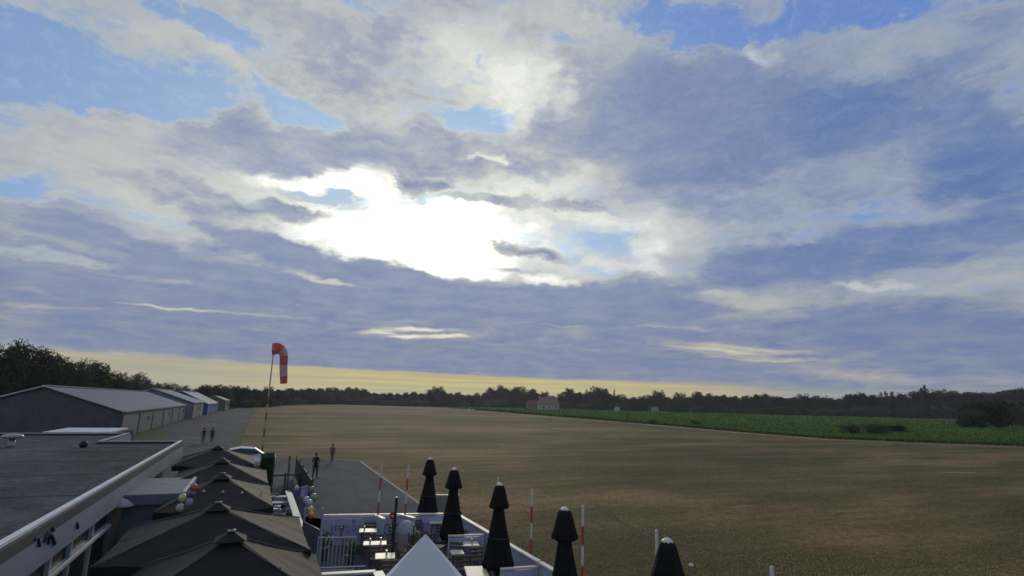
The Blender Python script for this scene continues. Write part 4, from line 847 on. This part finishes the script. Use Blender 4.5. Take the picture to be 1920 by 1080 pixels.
# ------------------------------------------------------------------ parked white car (mostly hidden)
ca = thing('parked_car', 'small white car parked beyond the parasols, only its roof showing', 'car', (-.1, 51.5, 0), math.pi)
side = [(-2.0, .35), (-2.02, .75), (-1.75, .9), (-1.1, .98), (-.45, 1.42), (.6, 1.5), (1.35, 1.36), (1.85, .98), (2.02, .8), (2.0, .35)]
def extr(mb, prof, w, wt, z0=.98, mi=0):
    n = len(prof); vs = []
    for sgn in (-1, 1):
        for x, z in prof: ww = w if z <= z0 else w-(z-z0)/.5*(w-wt); vs.append((x, sgn*ww, z))
    fs = [tuple(range(n)), tuple(range(2*n-1, n-1, -1))]+[(i, i+n, (i+1) % n+n, (i+1) % n) for i in range(n)]; mb.add(vs, fs, mi)
b_ = MB(); extr(b_, side, .86, .66); b_.build('body', mat('car_white', (.75, .76, .76), .25, (.72, .73, .73), spec=.6), ca, bevel=.06)
gl_ = MB(); extr(gl_, [(-1.02, 1.0), (-.47, 1.37), (.6, 1.44), (1.28, 1.32), (1.7, 1.0)], .875, .70); gl_.build('window', mat('car_glass', (.03, .035, .06), .15, spec=.4), ca)
for x in (-1.25, 1.3):
    for y in (-.8, .8):
        w_ = MB().lathe([(.2, -.1), (.3, -.1), (.32, -.05), (.32, .05), (.3, .1), (.2, .1)], 20).build('wheel', mat('tyre_black', (.02, .02, .02)), ca); w_.matrix_local = Matrix.Translation((x, y, .32)) @ Matrix.Rotation(math.pi/2, 4, 'X')
        MB().lathe([(.02, -.11), (.19, -.105), (.19, .105), (.02, .11)], 16).build('rim', mat('rim_silver', (.4, .4, .42), .3, metal=.7), w_)
for y in (-.6, .6): MB().ball((-2.0, y, .68), (.05, .14, .08), 8).build('headlight', mat('lamp_clear', (.6, .6, .55), .1), ca)
# ------------------------------------------------------------------ people
def person(label, loc, rz, top, legs, skin=(.35, .2, .14), hair=(.02, .015, .01), pose='stand', arm=(.10, .06), step=0.12, long_hair=False):
    t = thing('person', label, 'person', loc, rz); z0 = 0 if pose == 'stand' else -.42
    V_ = []; E_ = []; Rr = []
    def v(p, r): V_.append(p); Rr.append(r); return len(V_)-1
    def chain(a, pts):
        for p, r in pts: b = v(p, r); E_.append((a, b)); a = b
        return a
    pel = v((0, 0, .95+z0), .135); ch = chain(pel, [((0, .0, 1.12+z0), .13), ((0, .01, 1.32+z0), .15), ((0, .01, 1.43+z0), .10)]); chest = 2
    nk = chain(ch, [((0, -.0, 1.52+z0), .055), ((0, -.02, 1.60+z0), .085), ((0, -.02, 1.68+z0), .10), ((0, -.01, 1.75+z0), .06)])
    for s in (-1, 1):
        if pose == 'stand': k = chain(pel, [((s*.09, 0, .86), .10), ((s*.10, -s*step*.5-.01, .50), .065), ((s*.10, -s*step+.03, .10), .042), ((s*.11, -s*step-.10, .04), .038)])
        else: k = chain(pel, [((s*.10, -.08, .52), .09), ((s*.12, -.45, .50), .07), ((s*.12, -.47, .12), .045), ((s*.12, -.60, .05), .038)])
        if pose == 'stand': pts = [((s*.19, .01, 1.40), .055), ((s*.25, .03, 1.12), .043), ((s*.24, -.08, .88), .03)]; hnd = Vector((s*.24, -.10, .80))
        else: pts = [((s*.19, .0, 1.38+z0), .055), ((s*.25, -.10, 1.12+z0), .043), ((s*.16, -.34, 1.14+z0), .03)]; hnd = Vector((s*.14, -.41, 1.14+z0))
        w = chain(ch, pts); palm = chain(w, [(tuple(hnd), .032)])
        dirn = (hnd-Vector(pts[-1][0])).normalized(); sd = Vector((0, 1, 0)) if pose == 'stand' else Vector((1, 0, 0))
        for q, (off, ln) in enumerate(((-.03, .075), (-.01, .085), (.01, .08), (.03, .06))): chain(palm, [(tuple(hnd+sd*off+dirn*.03), .011), (tuple(hnd+sd*off*1.2+dirn*(.03+ln*.55)+Vector((-s*.01, 0, 0))), .009), (tuple(hnd+sd*off*1.2+dirn*(.03+ln)+Vector((-s*.025, 0, 0))), .008)])
        chain(palm, [(tuple(hnd-sd*.045-dirn*.01), .012), (tuple(hnd-sd*.06+dirn*.03), .009)])
    me = bpy.data.meshes.new('body'); me.from_pydata(V_, E_, []); me.update(); o = bpy.data.objects.new('body', me); COL.objects.link(o)
    sk_ = o.modifiers.new('skin', 'SKIN'); 
    for i, r in enumerate(Rr): me.skin_vertices[0].data[i].radius = (r, r*.85 if i < 4 else r)
    me.skin_vertices[0].data[0].use_root = True
    sb = o.modifiers.new('sub', 'SUBSURF'); sb.levels = 2; sb.render_levels = 2
    dg = bpy.context.evaluated_depsgraph_get(); m2 = bpy.data.meshes.new_from_object(o.evaluated_get(dg)); o.modifiers.clear(); o.data = m2; o.parent = t
    m2.materials.clear()
    nm = '%02d%02d%02d' % tuple(int(c*99) for c in top); nl = '%02d%02d%02d' % tuple(int(c*99) for c in legs)
    for m in (mat('skin', skin, .6), mat('shirt_'+nm, top, .85, scale=8), mat('trousers_'+nl, legs, .85, scale=8), mat('shoe', (.03, .03, .03), .6)): m2.materials.append(m)
    for p in m2.polygons:
        c = p.center; z = c.z-z0; p.use_smooth = True
        leg = (c.z < .60 and pose == 'sit' and abs(c.y) >= 0) or (pose == 'stand' and z < .98)
        arm_ = abs(c.x) > .17 and z > .7 and z < 1.22
        if c.z < .085: k = 3
        elif pose == 'stand' and abs(c.x) > .19 and z < 1.15: k = 0
        elif pose == 'sit' and c.y < -.15 and c.z > .62: k = 0
        elif leg: k = 2
        elif z > 1.49: k = 0
        else: k = 1
        p.material_index = k
    HM = mat('hair_%02d' % int(hair[0]*99), hair, .7); h = MB().ball((0, .015, 1.70+z0), (.105, .115, .105), 10)
    if long_hair: h.ball((0, .07, 1.58+z0), (.09, .06, .15), 8)
    h.build('hair', HM, t, smooth=True)
    fc = MB(); [fc.ball((x, -.105, 1.665+z0), (.012, .008, .008), 6) for x in (-.035, .035)]; fc.build('eyes', mat('eye_dark', (.02, .02, .02), .3), t)
    MB().ball((0, -.118, 1.64+z0), (.012, .018, .02), 6).build('nose', mat('skin', skin), t); MB().ball((0, -.108, 1.605+z0), (.025, .008, .006), 6).build('mouth', mat('lip', (.3, .1, .08)), t)
    for s in (-1, 1): MB().ball((s*.1, 0, 1.66+z0), (.012, .02, .03), 6).build('ear', mat('skin', skin), t)
    return t
BK = (.015, .015, .017)
q = P(590, 896); person('person in black walking on the apron beyond the printed wall', (q[0], q[1], 0), .3, BK, (.018, .018, .02)).scale = (1.0, .95, .93)
q = P(622, 867); person('person in reddish-brown top at the edge of the brown field', (q[0], q[1], 0), 2.6, (.16, .08, .07), (.13, .10, .08), step=.2).scale = (.95, .9, .86)
q = P(380, 832); person('person in black on the taxi road, left of the pair', (q[0], q[1], 0), 3.0, BK, (.09, .09, .09))
q = P(396, 831); person('person in black on the taxi road, right of the pair', (q[0], q[1], 0), 3.3, BK, (.03, .03, .035))
q = P(531, 965, 1.0); person('person seated in a light blue shirt at the lane wall', (q[0], q[1], 0), .8, (.33, .36, .6), (.05, .06, .14), pose='sit')
q = P(553, 976, 1.1); person('dark-haired person seated in dark clothes next to the blue shirt', (q[0]-.2, q[1]+.1, 0), 1.6, (.05, .045, .045), BK, pose='sit')
for k, (u, v, dx, dy, lb) in enumerate(((531, 965, 0, 0, 'grey chair under the person in the light blue shirt'), (553, 976, -.2, .1, 'grey chair under the dark-clothed seated person'))):
    q = P(u, v, 1.0 if k == 0 else 1.1); chair(lb, q[0]+dx, q[1]+dy, (.8, 1.6)[k], GM)
def planter(label, x, y, s_, fc):
    t = thing('flower_planter', label, 'planter', (x, y, 0), 0, 'planters on the terrace'); MB().lathe([(.14*s_, 0), (.2*s_, .34*s_), (.22*s_, .36*s_), (.18*s_, .36*s_)], 14).build('pot', mat('pot_grey', (.16, .17, .18), .7), t, smooth=True)
    g = MB(); fl_ = MB()
    for i in range(260):
        o = Vector((rt.gauss(0, .13), rt.gauss(0, .13), .42+abs(rt.gauss(0, .16))))*s_; a = Vector((rt.gauss(0, 1), rt.gauss(0, 1), rt.gauss(0, 1))).normalized(); b = a.orthogonal()*.03; g.add([o-a*.06, o+b, o+a*.06, o-b], [(0, 1, 2, 3)])
    for i in range(9): fl_.ball((rt.gauss(0, .11)*s_, rt.gauss(0, .11)*s_, (.55+rt.uniform(0, .18))*s_), .032, 5)
    g.build('leaves', mat('planter_leaf', (.05, .10, .04), .8, trans=.2), t); fl_.build('blossom', mat('blossom_%d' % int(fc[1]*99), fc, .7), t)
for x, y, s_, fc, lb in ((2.55, 21.6, 1.1, (.7, .7, .66), 'planter with white flowers between the two metal barriers'), (3.35, 20.6, .9, (.5, .1, .08), 'planter with small red flowers left of the middle cream table'), (4.95, 17.4, .8, (.7, .7, .66), 'planter with white flowers by the base of the black post'), (7.25, 21.3, 1., (.6, .5, .15), 'planter with yellow flowers at the field-side wall')): planter(lb, x, y, s_, fc)
for x, y, rz, lb in ((3.45, 22.3, 1.4, 'brown chair left of the far cream table'), (4.75, 21.9, -1.4, 'brown chair right of the far cream table'), (4.75, 18.9, -1.2, 'brown chair between the black post and the table beside it'), (6.2, 22.6, .4, 'brown chair by the far closed parasol'), (7.1, 17.6, 2.9, 'brown chair in front of the nearer low cross wall'), (6.2, 20.3, .9, 'brown chair left of the second farthest closed parasol')): chair(lb, x, y, rz)
gm_ = mat('drink_glass', (.5, .45, .3), .1, spec=.6)
for k, (u, v, dx, lb) in enumerate(((690, 995, -.12, 'tall glass on the far cream table'), (703, 1019, .2, 'tall glass on the middle cream table, right side'), (703, 1019, -.15, 'tall glass on the middle cream table, left side'), (722, 1043, .05, 'tall glass on the cream table beside the black post'), (880, 1020, .1, 'tall glass on the table left of the middle closed parasol'))):
    p = P(u, v, .75); t = thing('drink_glass', lb, 'glass', (p[0]+dx, p[1]+.05, .77)); MB().lathe([(.03, 0), (.034, .13)], 12).build('tumbler', gm_, t, smooth=True); MB().lathe([(.026, .132), (.026, .137)], 12).build('drink', mat('amber_drink', (.35, .16, .03), .2), t)
# small things on the field
p = P(1797, 886); wm_ = MB().box((0, 0, .02), (3.2, .5, .03)).build('field_marker', mat('marker_white', (.33, .3, .25), .8), loc=(p[0], p[1], -.03)); wm_.rotation_euler = (0, 0, -.4); tag(wm_, 'flat whitish marker strip lying on the brown field at the right', 'marker')
p = P(1296, 1060); tag(MB().lathe([(.07, 0), (.09, .03), (.07, .09), (.02, .11)], 10).build('ground_light', mat('finial_white', (.62, .62, .6)), loc=(p[0], p[1], -.04)), 'small white knob in the grass right of the nearest closed parasol', 'marker')
# ------------------------------------------------------------------ haze
hz = MB().box((550, 1270, 22), (4110, 2670, 50)).build('haze', mat('haze_surface', (1, 1, 1))); hz['kind'] = 'stuff'; hz['label'] = 'thin evening haze'
hm = bpy.data.materials.new('haze_air'); hm.use_nodes = True; t = hm.node_tree; t.nodes.clear()
pv_ = t.nodes.new('ShaderNodeVolumePrincipled'); pv_.inputs['Color'].default_value = (.9, .92, 1, 1); pv_.inputs['Density'].default_value = .00011; pv_.inputs['Anisotropy'].default_value = .35
om = t.nodes.new('ShaderNodeOutputMaterial'); t.links.new(pv_.outputs[0], om.inputs['Volume']); hz.data.materials.clear(); hz.data.materials.append(hm)
